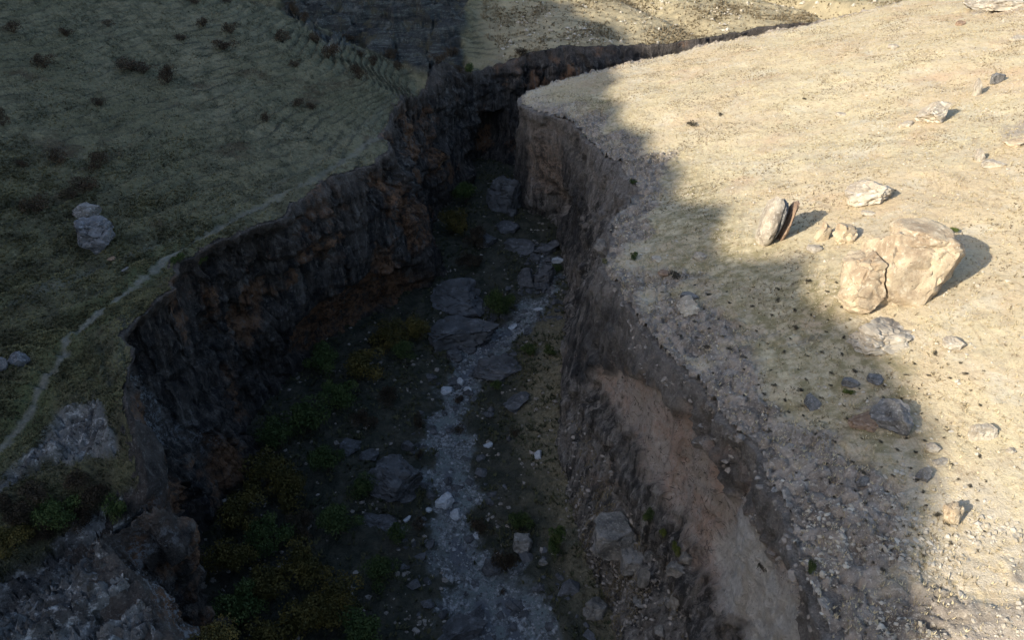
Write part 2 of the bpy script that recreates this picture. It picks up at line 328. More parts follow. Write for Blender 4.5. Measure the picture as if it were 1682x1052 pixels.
def mat_wall(name, dark, mid, warm, pale, warm_lo=.56, scar=None):
    s = NT(name)
    st = s.mapped((.42, .42, .075)); n1 = s.noise(1, 6, .66, st, .6); st2 = s.mapped((1.1, 1.1, .16 if not scar else .10)); n2 = s.noise(1, 6, .7, st2, .3)
    fine = s.noise(1.5, 6, .78); vf = s.noise(4.5, 4, .75); pit = s.vor(1.1, s.mapped((1, 1, .7)))
    c = s.mix(s.rng(n1, .40, .56), dark, mid)
    c = s.mix(s.rng(s.noise(.09, 5, .65), warm_lo, warm_lo + .1, 0, .85), c, warm)
    c = s.mix(s.rng(n2, .5, .64, 0, .8), c, tuple(v * .4 for v in dark)); c = s.mix(s.rng(n2, .47, .36, 0, .75), c, pale)
    c = s.mix(s.rng(fine, .55, .68, 0, .55), c, pale); c = s.mix(s.rng(fine, .43, .32, 0, .75), c, tuple(v * .4 for v in dark))
    c = s.mix(s.rng(vf, .56, .68, 0, .6), c, tuple(v * .4 for v in dark))
    o = s.attr('warm'); c = s.mix(s.math('MULTIPLY', o, s.rng(s.noise(.7, 6, .75), .4, .56, .1, .9)), c, s.mix(s.rng(fine, .44, .58), tuple(v * 1.1 for v in warm), tuple(v * .4 for v in warm)))
    w = s.attr('white'); c = s.mix(s.math('MULTIPLY', w, s.rng(s.noise(1.6, 6, .82), .50, .58)), c, (.30, .31, .32))
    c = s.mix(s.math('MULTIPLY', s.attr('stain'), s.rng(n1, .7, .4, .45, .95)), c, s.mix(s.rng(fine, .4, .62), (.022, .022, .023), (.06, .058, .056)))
    top = s.attr('cap'); rc = rock_col(s, tuple(v * .8 for v in mid), tuple(v * 1.35 for v in mid), tuple(min(.5, v * 1.25) for v in pale), 1.3)
    c = s.mix(s.math('MULTIPLY', top, s.rng(s.noise(.5, 5, .7), .35, .6, .3, 1)), c, rc)
    if scar:
        k = s.attr('scar'); sc1 = s.mix(s.rng(s.noise(.25, 6, .7), .4, .58), scar[0], scar[1]); sc1 = s.mix(s.rng(n2, .52, .68, 0, .8), sc1, scar[2]); sc1 = s.mix(s.rng(fine, .5, .36, 0, .6), sc1, tuple(min(1, v * 1.25) for v in scar[1]))
        sc1 = s.mix(s.rng(fine, .56, .62, 0, .8), sc1, tuple(v * .42 for v in scar[1])); ck = s.noise(.35, 3, .6, None, 1.2); sc1 = s.mix(s.rng(s.math('ABSOLUTE', s.math('SUBTRACT', ck, .5)), .008, .003, 0, .8), sc1, (.08, .06, .05)); sc1 = s.mix(s.rng(vf, .6, .7, 0, .5), sc1, tuple(v * .4 for v in scar[1]))
        pl = s.mix(s.rng(fine, .4, .6), (.68, .64, .58), (.54, .50, .44)); pl = s.mix(s.rng(vf, .58, .68, 0, .6), pl, (.16, .14, .12)); sc1 = s.mix(s.attr('pale'), sc1, pl)
        c = s.mix(k, c, sc1)
    gr = s.attr('green'); c = s.mix(s.math('MULTIPLY', gr, s.rng(s.noise(1.1, 4, .6), .4, .55)), c, (.10, .10, .045))
    b = s.math('ADD', s.math('MULTIPLY', fine, 1.4), s.math('MULTIPLY', vf, .6)); b = s.math('ADD', b, s.math('MULTIPLY', n2, 1.2))
    return s.done(c, b, .8, 1.)
def mat_floor():
    s = NT('gorge_floor'); mid = s.noise(.4, 6, .7); fine = s.noise(2.5, 5, .75); vf = s.noise(8, 4, .75)
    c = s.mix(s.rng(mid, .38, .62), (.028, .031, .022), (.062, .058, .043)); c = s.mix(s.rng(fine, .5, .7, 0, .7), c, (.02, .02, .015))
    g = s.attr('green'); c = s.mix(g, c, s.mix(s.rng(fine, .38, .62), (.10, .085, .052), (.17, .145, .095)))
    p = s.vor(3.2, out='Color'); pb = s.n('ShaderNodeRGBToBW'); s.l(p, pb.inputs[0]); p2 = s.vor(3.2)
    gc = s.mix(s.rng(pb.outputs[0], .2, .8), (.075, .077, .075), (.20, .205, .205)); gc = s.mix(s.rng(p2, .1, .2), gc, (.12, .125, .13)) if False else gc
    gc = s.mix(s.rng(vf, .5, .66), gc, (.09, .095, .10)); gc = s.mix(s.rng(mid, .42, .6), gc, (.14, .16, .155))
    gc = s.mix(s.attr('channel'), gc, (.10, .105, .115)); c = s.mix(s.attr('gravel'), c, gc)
    b = s.math('ADD', s.math('MULTIPLY', fine, .7), s.math('MULTIPLY', vf, .4)); b = s.math('SUBTRACT', b, s.math('MULTIPLY', p2, .3))
    return s.done(c, b, .4, 1.)
def mat_rock(name, dark, mid, pale, sc=1.):
    s = NT(name); c = rock_col(s, dark, mid, pale, sc); f = s.noise(2.4 * sc, 7, .76)
    c = s.mix(s.rng(s.noise(1.1 * sc, 6, .75, None, .5), .55, .66, 0, .6), c, tuple(v * .8 for v in dark)); c = s.mix(s.rng(f, .57, .68, 0, .5), c, tuple(v * .6 for v in mid))
    return s.done(c, f, .22, .8)
def mat_flat(name, a, b, sc=3.):
    s = NT(name, .8); oi = s.n('ShaderNodeObjectInfo').outputs['Random']
    c = s.mix(s.rng(s.noise(sc, 3, .6), .35, .65), a, b); return s.done(c)
def mat_leaf(name, a, b, tr=.15):
    s = NT(name, .7); n = s.noise(1.6, 4, .6); c = s.mix(s.rng(n, .36, .64), a, b)
    r = s.n('ShaderNodeObjectInfo').outputs['Random']; c = s.mix(s.math('MULTIPLY', r, .35), c, tuple(v * .5 for v in a)); return s.done(c)
M_R = mat_top_right(); M_L = mat_top_left(); M_F = mat_floor()
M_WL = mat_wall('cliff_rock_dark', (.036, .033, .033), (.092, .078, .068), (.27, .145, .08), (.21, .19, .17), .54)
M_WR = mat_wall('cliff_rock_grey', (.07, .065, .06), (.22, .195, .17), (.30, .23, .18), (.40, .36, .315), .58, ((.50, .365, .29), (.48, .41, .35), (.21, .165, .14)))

# ------------------------------------------------------------------ mesh helpers
COL = SC.collection
def tag(o, label=None, cat=None, group=None, kind=None):
    for k, v in (('label', label), ('category', cat), ('group', group), ('kind', kind)):
        if v: o[k] = v
    return o
def grid_mesh(name, V, F, mat, attrs=None, kind='structure', label=None, normals=None):
    V = np.ascontiguousarray(V, np.float32); F = np.ascontiguousarray(F, np.int32)
    used = np.zeros(len(V), bool); used[F.ravel()] = True; idx = np.cumsum(used) - 1; F = idx[F]; V = V[used]
    me = bpy.data.meshes.new(name); me.vertices.add(len(V)); me.vertices.foreach_set('co', V.ravel()); k = F.shape[1]
    me.loops.add(F.size); me.loops.foreach_set('vertex_index', F.ravel().astype(np.int32)); me.polygons.add(len(F))
    me.polygons.foreach_set('loop_start', np.arange(0, F.size, k, dtype=np.int32))
    me.polygons.foreach_set('use_smooth', np.ones(len(F), bool)); me.update(calc_edges=True)
    for a, v in (attrs or {}).items():
        at = me.attributes.new(a, 'FLOAT', 'POINT'); at.data.foreach_set('value', np.ascontiguousarray(np.asarray(v, np.float32)[used]))
    me.materials.append(mat); 
    if normals is not None: me.normals_split_custom_set_from_vertices(normals[used].tolist())
    o = bpy.data.objects.new(name, me); COL.objects.link(o)
    tag(o, kind=kind, label=label); return o
def graded(segs):
    out = []
    for a, b, h in segs: out.append(np.arange(a, b - 1e-6, h))
    out.append([segs[-1][1]]); return np.concatenate(out)
def gridfaces(nx, ny):
    i = np.arange(nx - 1)[None, :] + np.arange(ny - 1)[:, None] * nx; i = i.ravel(); return np.stack([i, i + 1, i + 1 + nx, i + nx], 1)
def vnormals(V, F):
    n = np.cross(V[F[:, 2]] - V[F[:, 0]], V[F[:, 3]] - V[F[:, 1]]); N = np.zeros_like(V)
    for k in range(4): np.add.at(N, F[:, k], n)
    return N / np.maximum(np.linalg.norm(N, axis=1), 1e-9)[:, None]

# ------------------------------------------------------------------ east top (right of the gorge)
GRAVEL_R = [(1180, 1052), (1260, 900), (1330, 840), (1420, 820), (1500, 760), (1600, 800), (1700, 860), (1700, 1080), (1200, 1080)]
SHADE_R = [(880, 150), (1000, 130), (1040, 220), (1130, 260), (1200, 340), (1240, 400), (1390, 430), (1400, 510), (1500, 600), (1540, 720), (1550, 860), (1560, 1080), (1420, 1080), (1350, 900), (1200, 660), (1060, 520), (1010, 430), (1060, 300), (950, 210)]  # outline of the ridge's cast shadow; the grass inside is coloured darker
ROCK_R = [[(872, 160), (905, 165), (960, 225), (1045, 285), (1040, 330), (1005, 400), (980, 400), (960, 330), (900, 230)], [(985, 420), (1015, 440), (1100, 560), (1200, 680), (1290, 820), (1330, 960), (1290, 960), (1180, 740), (1080, 600)], [(1570, 0), (1700, -30), (1700, 15), (1600, 25)], [(1640, 215), (1690, 190), (1690, 225), (1650, 240)],
          [(1500, 950), (1560, 980), (1640, 1010), (1700, 980), (1700, 1080), (1540, 1080)], [(1390, 690), (1440, 660), (1440, 700), (1400, 720)], [(1650, 920), (1700, 930), (1700, 970), (1660, 960)]]
def build_right():
    xs = graded([(-2, 8, 1), (8, 36, .16), (36, 60, .22), (60, 90, .35), (90, 320, 4)]); ys = graded([(-60, 18, 2.5), (18, 70, .17), (70, 110, .24), (110, 186, .36), (186, 232, 2)])
    X, Y = np.meshgrid(xs, ys); x = X.ravel(); y = Y.ravel()
    d = rimdist(x, y); z = HR(x, y)
    rk = np.zeros(len(x))
    for p in ROCK_R: rk = np.maximum(rk, pixmask(x, y, z, p, 8, 9))
    rimrock = sstep(9, .5, d + 5.5 * fbm(x * .12, y * .12, 31., 4)) * sstep(85, 60, np.abs(y - 80))
    rimrock = np.maximum(rimrock, sstep(2.5, .0, d)) ; rr = np.maximum(rk * .22, rimrock)
    z = z + rr * ((.3 - billow(x * .45, y * .45, z * .3, 5, .6)) * 2.4 + .1) * .8 + rk * .15
    m_ = rr > .05; cv, ce = cells(x[m_] * .8, y[m_] * .8, z[m_] * .8 + .3 * fbm(x[m_] * .5, y[m_] * .5, 3, 2)); z[m_] += rr[m_] * ((cv - .5) * .6 - .45 * sstep(.16, 0, ce))
    u, v = proj(x, y, z); gravel = pixmask(x, y, z, GRAVEL_R, 30, 25, .2); green = pixmask(x, y, z, SHADE_R, 40, 20, .12)  # green here carries the painted shade of the ridge
    gravel = np.maximum(gravel * .6, sstep(8, 2, d + 3 * fbm(x * .2, y * .2, 3, 3)) * .7)
    z = z + gravel * .10 * np.abs(fbm(x * 2.2, y * 2.2, 8., 2))
    F = gridfaces(len(xs), len(ys)); fx = x[F].mean(1); fy = y[F].mean(1); keep = (d[F].min(1) > .25) & inpoly(fx, fy, RIGHTPOLY)
    F = F[keep]; V = np.stack([x, y, z], 1)
    rock = np.maximum(rk * .8 * sstep(-.3, .3, fbm(x * .25, y * .25, 5, 4) + .15), sstep(.25, .75, rimrock))
    grid_mesh('right_hillside', V, F, M_R, dict(green=green, gravel=gravel, rock=rock))
build_right()

# ------------------------------------------------------------------ west and north tops
PPIX = [(-60, 770), (0, 722), (38, 683), (68, 625), (100, 588), (112, 552), (158, 517), (200, 487), (235, 455), (270, 425), (310, 400), (370, 370), (450, 328), (520, 290), (580, 250), (640, 215), (690, 165), (740, 128)]
T2PIX = [(-60, 540), (0, 507), (60, 475), (120, 455), (200, 425), (260, 400), (320, 378)]
T3PIX = [(300, 392), (400, 335), (480, 290), (560, 232), (620, 190), (680, 150)]
T4PIX = [(780, 112), (830, 82), (900, 72), (1000, 60), (1100, 48)]
def topline(px): 
    o = []
    for u, v in px:
        P = hit(u, v, lambda x, y: HL(x, y, False))
        if P is not None: o.append(P[:2])
    return catmull(np.array(o), 1.5)
PATH = topline(PPIX); T2 = topline(T2PIX); T3 = topline(T3PIX); T4 = topline(T4PIX)
ROCK_L = [[(-40, 990), (0, 952), (60, 905), (130, 860), (200, 815), (240, 800), (262, 830), (250, 880), (220, 920), (240, 960), (300, 1080), (-40, 1080)],
          [(-40, 815), (0, 785), (60, 720), (110, 665), (160, 655), (185, 700), (195, 745), (120, 755), (50, 775), (0, 800)],
          [(455, -10), (470, 15), (520, 40), (560, 75), (640, 95), (700, 112), (760, 100), (770, 60), (768, 0), (760, -20)]]
def build_left():
    xs = graded([(-520, -160, 9), (-160, -100, 1.6), (-100, -60, .42), (-60, -14, .2), (-14, 100, .5), (100, 250, 3)])
    ys = graded([(-420, -60, 10), (-60, 16, 2), (16, 62, .2), (62, 110, .26), (110, 175, .36), (175, 240, .42), (240, 440, 4)])
    X, Y = np.meshgrid(xs, ys); x = X.ravel(); y = Y.ravel()
    d = rimdist(x, y); z = HL(x, y)
    rk = np.zeros(len(x))
    for i, p in enumerate(ROCK_L): rk = np.maximum(rk, pixmask(x, y, z, p, 9, 12) if i < 2 else pixmask(x, y, z, p, 7, 26, .09))
    near = sstep(70, 60, y)
    rel = near * rock_relief(x, y)
    m_ = (rk > .02) & (y < 80); c_, n_ = math.cos(R(35)), math.sin(R(35)); xa = x[m_] * c_ + y[m_] * n_; ya = -x[m_] * n_ + y[m_] * c_; cv, ce = cells(xa * .22, ya * .75, z[m_] * .3); c2, e2 = cells(xa * 1.3, ya * 2.2, z[m_]);
    z = z + rk * rel; z[m_] += rk[m_] * ((cv - .5) * 1.5 - .7 * sstep(.2, 0, ce) + (c2 - .5) * .5 - .3 * sstep(.2, 0, e2))
    m_ = (rk > .02) & (y > 150); cv, ce = cells(x[m_] * .14 + .2 * fbm(x[m_] * .1, y[m_] * .1, 0, 2), y[m_] * .12, z[m_] * .35); z[m_] += rk[m_] * ((cv - .5) * 3.2 - 1. * sstep(.2, 0, ce))
    pd = polydist(x, y, PATH) + .25 * fbm(x * .5, y * .5, 2., 2); p2 = polydist(x, y, T2); p3 = polydist(x, y, T3); p4 = polydist(x, y, T4)
    path = sstep(.75, .1, pd + .4 * fbm(x * 1.2, y * 1.2, 5., 2)) * (1 - rk); t2 = sstep(.8, .2, p2 + .2 * fbm(x * .5, y * .5, 2., 2)); t3 = sstep(.8, .2, p3); t4 = sstep(1.2, .3, p4)
    z = z - .22 * sstep(1.6, .4, pd) - .15 * t2 - .1 * t3 + .12 * fbm(x * 1.6, y * 1.6, 1., 2) * (1 - path) * sstep(120, 60, y)
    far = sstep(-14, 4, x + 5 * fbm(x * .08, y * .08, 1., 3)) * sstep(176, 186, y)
    far = np.maximum(far, 0)
    green = (1 - rk) * sstep(3.6, .6, pd + 1.4 * fbm(x * .25, y * .25, 6., 3)) * .6 * (1 - path) * sstep(95, 70, y)
    F = gridfaces(len(xs), len(ys)); fx = x[F].mean(1); fy = y[F].mean(1); keep = (d[F].min(1) > .25) & ~inpoly(fx, fy, RIGHTPOLY)
    F = F[keep]; V = np.stack([x, y, z], 1); N = vnormals(V, F)
    fx = x[F].mean(1); fy = y[F].mean(1); fm = far[F].mean(1) > .5; pm = (path[F].mean(1) > .5); rm = (rk[F].mean(1) > .5) & (fy > 150); r2 = (rk[F].mean(1) > .5) & (fy <= 150)
    mt = (mountain(fx, fy) >= z[F].mean(1) - 3) & (fx < -60)
    rip = (Hl0(x, y) * 1.0 + .9 * fbm(x * .035, y * .035, 0, 2) + .13 * fbm(x * .22, y * .22, 4, 3)) / .62; rf = rip - np.floor(rip)
    groove = sstep(.6, .76, rf) * sstep(1.0, .95, rf) * (1 - rk) * sstep(-.15, .3, fbm(x * .16, y * .16, 14, 3) + .12) * .85
    A = dict(groove=groove, far=far, path=np.maximum.reduce([path, t2 * .55, t3 * .4, t4 * .6]) * (1 - .4 * sstep(80, 95, y)), green=green, rock=rk)
    sel = {'far_hillside': fm, 'footpath': pm & ~fm, 'rocky_ravine_slope': rm & ~fm & ~pm, 'rock_outcrop': r2 & ~fm & ~pm, 'shading_mountain': mt & ~fm & ~pm & ~rm & ~r2}
    rest = np.ones(len(F), bool)
    for k, m in sel.items():
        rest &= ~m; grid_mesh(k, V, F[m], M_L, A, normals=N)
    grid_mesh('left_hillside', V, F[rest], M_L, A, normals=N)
build_left()

# ------------------------------------------------------------------ floor of the gorge
def build_floor():
    xs = graded([(-44, 24, .22), (24, 220, 3)]); ys = graded([(-30, 20, 2), (20, 40, .6), (40, 100, .22), (100, 150, .32), (150, 212, .7), (212, 250, 3)])
    X, Y = np.meshgrid(xs, ys); x = X.ravel(); y = Y.ravel(); z = HF(x, y)
    d = rimdist(x, y); sd_ = streamd(x, y) + 1.2 * fbm(x * .25, y * .25, 5., 3); gravel = sstep(1.4, -1.2, sd_ + .6 + 2.6 * fbm(x * .22, y * .22, 1., 3) + 1.2 * fbm(x * .9, y * .9, 1., 4))
    green = sstep(-1, 6, x - np.interp(y, [40, 60, 80, 100, 130], [7, 3, -1, 0, 4]) + 2.5 * fbm(x * .2, y * .2, 2., 3)) * sstep(125, 105, y)
    ch = sstep(1.3, .4, np.abs(streamd(x, y) + 3.4 + fbm(x * .15, y * .15, 8., 2))) * sstep(-.1, .2, fbm(x * .1, y * .1, 4., 2) + .1)
    F = gridfaces(len(xs), len(ys)); keep = d[F].max(1) < 9; F = F[keep]; V = np.stack([x, y, z], 1); N = vnormals(V, F)
    A = dict(gravel=gravel, green=green, channel=ch * gravel); g = gravel[F].mean(1) > .5
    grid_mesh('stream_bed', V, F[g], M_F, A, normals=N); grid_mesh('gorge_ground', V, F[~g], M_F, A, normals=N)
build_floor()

# ------------------------------------------------------------------ gorge walls
SCAR = [(985, 640), (1000, 612), (1050, 612), (1118, 672), (1170, 735), (1210, 800), (1255, 880), (1288, 960), (1325, 1080), (1200, 1080), (1150, 960), (1110, 870), (1085, 800), (1040, 740), (1000, 690)]
PALE = [(1180, 870), (1222, 850), (1268, 930), (1312, 1080), (1190, 1080), (1165, 980), (1150, 900)]
SCAR2 = [(868, 200), (900, 195), (925, 220), (925, 300), (905, 330), (870, 320), (862, 260)]
CAVES_R = [[(890, 330), (900, 312), (912, 330), (908, 360), (892, 358)], [(913, 325), (925, 305), (938, 325), (936, 352), (916, 352)]]
WARM_L = [[(598, 285), (640, 290), (690, 345), (692, 400), (672, 410), (650, 380), (620, 330)], [(700, 175), (728, 165), (735, 240), (728, 300), (705, 280)], [(345, 470), (368, 480), (372, 530), (355, 520)],
          [(505, 385), (540, 375), (530, 420), (508, 420)], [(180, 655), (225, 655), (240, 690), (190, 700)], [(335, 715), (380, 720), (385, 760), (350, 790), (338, 740)], [(270, 795), (315, 790), (320, 830), (285, 850)],
          [(235, 805), (262, 810), (262, 840), (235, 830)], [(185, 880), (240, 860), (215, 930), (195, 920)], [(225, 990), (260, 1000), (275, 1052), (240, 1040)], [(500, 590), (505, 540), (560, 480), (610, 455), (690, 455), (700, 478), (600, 540)], [(370, 600), (400, 640), (420, 700), (390, 690)], [(310, 1000), (345, 1010), (345, 1060), (310, 1060)]]
ALC_L = [(495, 600), (500, 540), (545, 480), (600, 448), (680, 440), (700, 478), (600, 560)]
CAVE_FAR = [(784, 285), (784, 212), (796, 188), (830, 184), (832, 220), (822, 270), (806, 290)]
WHITE_L = [[(150, 830), (200, 800), (262, 795), (270, 850), (235, 900), (262, 960), (330, 1090), (150, 1090)], [(120, 650), (215, 645), (215, 720), (190, 760), (150, 750)], [(185, 560), (225, 565), (235, 600), (265, 620), (300, 690), (350, 700), (330, 740), (290, 700), (250, 680), (225, 610), (190, 585)], [(815, 165), (850, 150), (860, 175), (840, 250), (822, 230)]]
def ribbon(name, rim, foot, H, side, step, vstep, mat, pw, capw=4.5, attrs=(), label=None, lump=1.):
    pws = pw if isinstance(pw, list) else [pw] * len(rim); P = catmull([list(r) + list(f) + [q] for r, f, q in zip(rim, foot, pws)], step)
    Rm = P[:, :3].copy(); Ft = P[:, 3:6].copy(); PWR = P[:, 6]
    wx, wy = warp(Rm[:, 0], Rm[:, 1]); Rm[:, 0] += wx; Rm[:, 1] += wy
    k = np.ones(13) / 13; ex = lambda a: np.convolve(np.concatenate([np.full(6, a[0]), a, np.full(6, a[-1])]), k, 'valid')
    tx = np.gradient(ex(Rm[:, 0])); ty = np.gradient(ex(Rm[:, 1])); L = np.hypot(tx, ty); ox, oy = -ty / L * side, tx / L * side      # points inland
    ncap = int(capw / .28); nw = int(34 / vstep); rows = []
    capmask = []; wdepth = []
    for i in range(ncap):
        c = capw * (1 - i / ncap); x = Rm[:, 0] + ox * c; y = Rm[:, 1] + oy * c; z = H(x, y) + (-.12 - .6 * sstep(.8, capw, c))
        rows.append(np.stack([x, y, z], 1)); capmask.append(1.); wdepth.append(-c)
    zr = H(Rm[:, 0], Rm[:, 1]) - .12
    for i in range(nw + 1):
        v = i / nw; w = v ** PWR; x = Rm[:, 0] + (Ft[:, 0] - Rm[:, 0]) * w; y = Rm[:, 1] + (Ft[:, 1] - Rm[:, 1]) * w
        z = zr + (Ft[:, 2] - 3 - zr) * v; rows.append(np.stack([x, y, z], 1)); capmask.append(max(0, 1 - v * (9 if side > 0 else 3.2))); wdepth.append(v * 30)
    nu = len(Rm); nv = len(rows); V = np.concatenate(rows); F = gridfaces(nu, nv); N = vnormals(V, F)
    if side > 0: pass
    mid = V[len(V) // 2]; 
    outw = np.tile(np.stack([-ox, -oy, 0 * ox], 1), (nv, 1)); s = np.sign((N * (outw + [0, 0, .3])).sum(1)); N = N * np.where(s == 0, 1, s)[:, None]
    Nh = N * .6 + outw * .4; Nh /= np.linalg.norm(Nh, axis=1)[:, None]
    cap = np.repeat(capmask, nu); wd = np.repeat(wdepth, nu); x, y, z = V.T
    amp = sstep(-capw, -.3, wd); wl = sstep(-.5, 3, wd)
    big = fbm(x * .07, y * .07, z * .035, 3) * 1.5 + (.33 - billow(x * .2, y * .2, z * .07, 4, .55)) * 3.0
    med = (.3 - billow(x * .55, y * .55, z * (.34 if side > 0 else .16), 5, .6)) * 1.6
    slabs = (.3 - billow(x * .9 + z * .2, y * .9, z * .25, 3, .6)) * .7
    cv, ce = cells(x * .34 + .3 * fbm(x * .3, y * .3, z * .3, 2), y * .34, z * .16 + .1 * x); c2, e2 = cells(x * .95 + .4 * fbm(x * .6, y * .6, z * .6, 2), y * .95, z * .3)
    blocks = (cv - .5) * 1.5 - .7 * sstep(.14, .0, ce); chips = (c2 - .5) * .55 - .28 * sstep(.14, .0, e2)
    zz = z + 1.6 * fbm(x * .05, y * .05, 2., 3); ql = perlin(x * .025, y * .025, zz * .30) + .5 * perlin(x * .05, y * .05, zz * .75 + 9); led = np.round(ql * 5) / 5 * 1.6
    blocks = blocks * 1.25 + led
    big2 = fbm(x * .045 + 9, y * .045, z * .03, 2) * 2.6
    facet = sstep(-.25, .25, fbm(x * .08, y * .08, z * .06 + 4, 2)); rgh = lump * (.35 + .65 * facet)
    disp = wl * (big * .75 * rgh + big2 * lump + blocks * rgh) + (.3 + .7 * wl * rgh) * amp * (med * .8 + chips) + wl * slabs * rgh
    A = {'stain': np.zeros(len(V)), 'cap': cap * 1., 'warm': np.zeros(len(V)), 'white': np.zeros(len(V)), 'green': np.zeros(len(V)), 'scar': np.zeros(len(V)), 'pale': np.zeros(len(V))}
    on_wall = wl > .3
    for (kind, poly, rec, soft, wob) in attrs:
        m = pixmask(x, y, z, poly, soft, wob, .3) * sstep(-.2, 1.2, wd)
        if kind in A: A[kind] = np.maximum(A[kind], m)
        disp = disp * (1 - .35 * m * (kind == 'scar')) - rec * m
    fade = np.ones(len(V)); V = V + Nh * (disp * fade)[:, None]
    if side < 0: F = F[:, ::-1]
    o = grid_mesh(name, V, F, mat, A, label=label); return o, V, F
aL = [('warm', p, .15, 10, 14) for p in WARM_L] + [('none', ALC_L, 2.2, 9, 8), ('none', CAVE_FAR, 8., 5, 3)] + [('white', p, 0, 16, 26) for p in WHITE_L]
nl = 20
FL3 = [(f[0], f[1], -71) for f in FOOT_L]
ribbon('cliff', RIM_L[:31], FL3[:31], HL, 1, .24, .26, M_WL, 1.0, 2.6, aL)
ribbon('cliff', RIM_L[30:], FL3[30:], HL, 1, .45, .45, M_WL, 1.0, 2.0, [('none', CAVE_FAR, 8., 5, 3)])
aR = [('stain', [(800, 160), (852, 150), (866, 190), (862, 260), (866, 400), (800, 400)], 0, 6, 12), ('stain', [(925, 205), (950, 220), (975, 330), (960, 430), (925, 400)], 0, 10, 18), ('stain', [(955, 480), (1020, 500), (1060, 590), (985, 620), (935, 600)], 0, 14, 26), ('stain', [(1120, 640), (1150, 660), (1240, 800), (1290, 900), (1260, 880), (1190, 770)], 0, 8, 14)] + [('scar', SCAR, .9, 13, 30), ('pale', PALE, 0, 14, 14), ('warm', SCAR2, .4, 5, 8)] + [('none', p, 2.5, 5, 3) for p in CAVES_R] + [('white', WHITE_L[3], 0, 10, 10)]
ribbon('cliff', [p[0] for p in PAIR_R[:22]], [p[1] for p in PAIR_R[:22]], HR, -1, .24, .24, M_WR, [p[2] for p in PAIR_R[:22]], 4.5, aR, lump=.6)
ribbon('cliff', [p[0] for p in PAIR_R[21:]], [p[1] for p in PAIR_R[21:]], HR, -1, .5, .8, M_WR, 1.0, 3.0)
# ------------------------------------------------------------------ placing things on the real ground
bpy.context.view_layer.update(); DG = bpy.context.evaluated_depsgraph_get()
def cast(u, v):
    r = Vector(ray(u, v)); ok, loc, nrm, *_ = SC.ray_cast(DG, (0, 0, 0), r.normalized()); 
    return (loc, nrm) if ok else (Vector(atz(u, v, -40)), Vector((0, 0, 1)))
SPOTS = {}
def ico(sub):
    import bmesh
    bm = bmesh.new(); bmesh.ops.create_icosphere(bm, subdivisions=sub, radius=1); V = np.array([v.co[:] for v in bm.verts]); F = np.array([[v.index for v in f.verts] for f in bm.faces]); bm.free(); return V, F
ICO = {k: ico(k) for k in (1, 2, 3, 4, 5)}
def mesh_np(name, V, F, mat, smooth=True, sharp=None):
    V = np.ascontiguousarray(V, np.float32); F = np.ascontiguousarray(F, np.int32); k = F.shape[1]
    me = bpy.data.meshes.new(name); me.vertices.add(len(V)); me.vertices.foreach_set('co', V.ravel()); me.loops.add(F.size); me.loops.foreach_set('vertex_index', F.ravel())
    me.polygons.add(len(F)); me.polygons.foreach_set('loop_start', np.arange(0, F.size, k, dtype=np.int32)); me.polygons.foreach_set('use_smooth', np.full(len(F), smooth)); me.update(calc_edges=True)
    if sharp: me.set_sharp_from_angle(angle=R(sharp))
    me.materials.append(mat); return me
def rock_np(seed, sub=4, planes=(), nplane=9, rough=.10, dims=(1, 1, 1), lo=.5, hi=.85):
    rs = np.random.RandomState(seed); V, F = ICO[sub]; V = V.copy()
    V = np.sign(V) * np.abs(V) ** .8
    pl = [(np.array(p[:3]) / np.linalg.norm(p[:3]), p[3]) for p in planes]
    for i in range(nplane):
        n = rs.normal(size=3); n /= np.linalg.norm(n); pl.append((n, rs.uniform(lo, hi)))
    for n, d in pl:
        e = np.maximum(V @ n - d, 0); V = V - e[:, None] * n
    s = seed * 3.7; o = V / np.maximum(np.linalg.norm(V, axis=1), 1e-6)[:, None]
    q = V * 1.3 + s
    dsp = fbm(q[:, 0], q[:, 1], q[:, 2], 3) * rough + (.3 - billow(q[:, 0] * 2.2, q[:, 1] * 2.2, q[:, 2] * 2.2, 4, .6)) * rough * 1.2
    cv, ce = cells(q[:, 0] * 1.1, q[:, 1] * 1.1, q[:, 2] * 1.7); c2, e2 = cells(q[:, 0] * 3, q[:, 1] * 3, q[:, 2] * 3.5)
    dsp = dsp + rough * ((cv - .5) * 1.0 - .9 * sstep(.10, 0, ce) + (c2 - .5) * .35 - .25 * sstep(.12, 0, e2))
    return (V + o * dsp[:, None]) * np.array(dims), F
M_BP = mat_rock('pale_limestone', (.24, .20, .155), (.42, .365, .28), (.56, .51, .43), .8)
M_BT = mat_rock('tan_rock', (.27, .20, .13), (.46, .37, .25), (.54, .46, .34), .55)
M_BG = mat_rock('grey_lichen_rock', (.09, .085, .078), (.19, .18, .168), (.34, .33, .31), 1.6)
M_BB = mat_rock('brown_rock', (.14, .09, .06), (.27, .185, .125), (.36, .28, .21), .8)
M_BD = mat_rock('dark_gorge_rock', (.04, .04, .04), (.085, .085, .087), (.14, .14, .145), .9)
M_BS = mat_rock('slope_boulder_rock', (.06, .06, .062), (.13, .13, .135), (.24, .24, .25), 1.2)
M_BW = mat_rock('washed_white_rock', (.24, .25, .26), (.36, .38, .40), (.44, .46, .48), .9)
M_TR = mat_rock('trodden_block_rock', (.085, .08, .072), (.19, .175, .155), (.27, .25, .22), .9)
ROCKS = {}
def rock_mesh(kind, var, sub):
    k = (kind, var, sub)
    if k not in ROCKS:
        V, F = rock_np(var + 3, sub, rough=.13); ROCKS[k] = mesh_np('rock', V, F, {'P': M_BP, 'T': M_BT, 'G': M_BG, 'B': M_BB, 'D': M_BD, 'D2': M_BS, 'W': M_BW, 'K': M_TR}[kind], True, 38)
    return ROCKS[k]
_rc = [0]
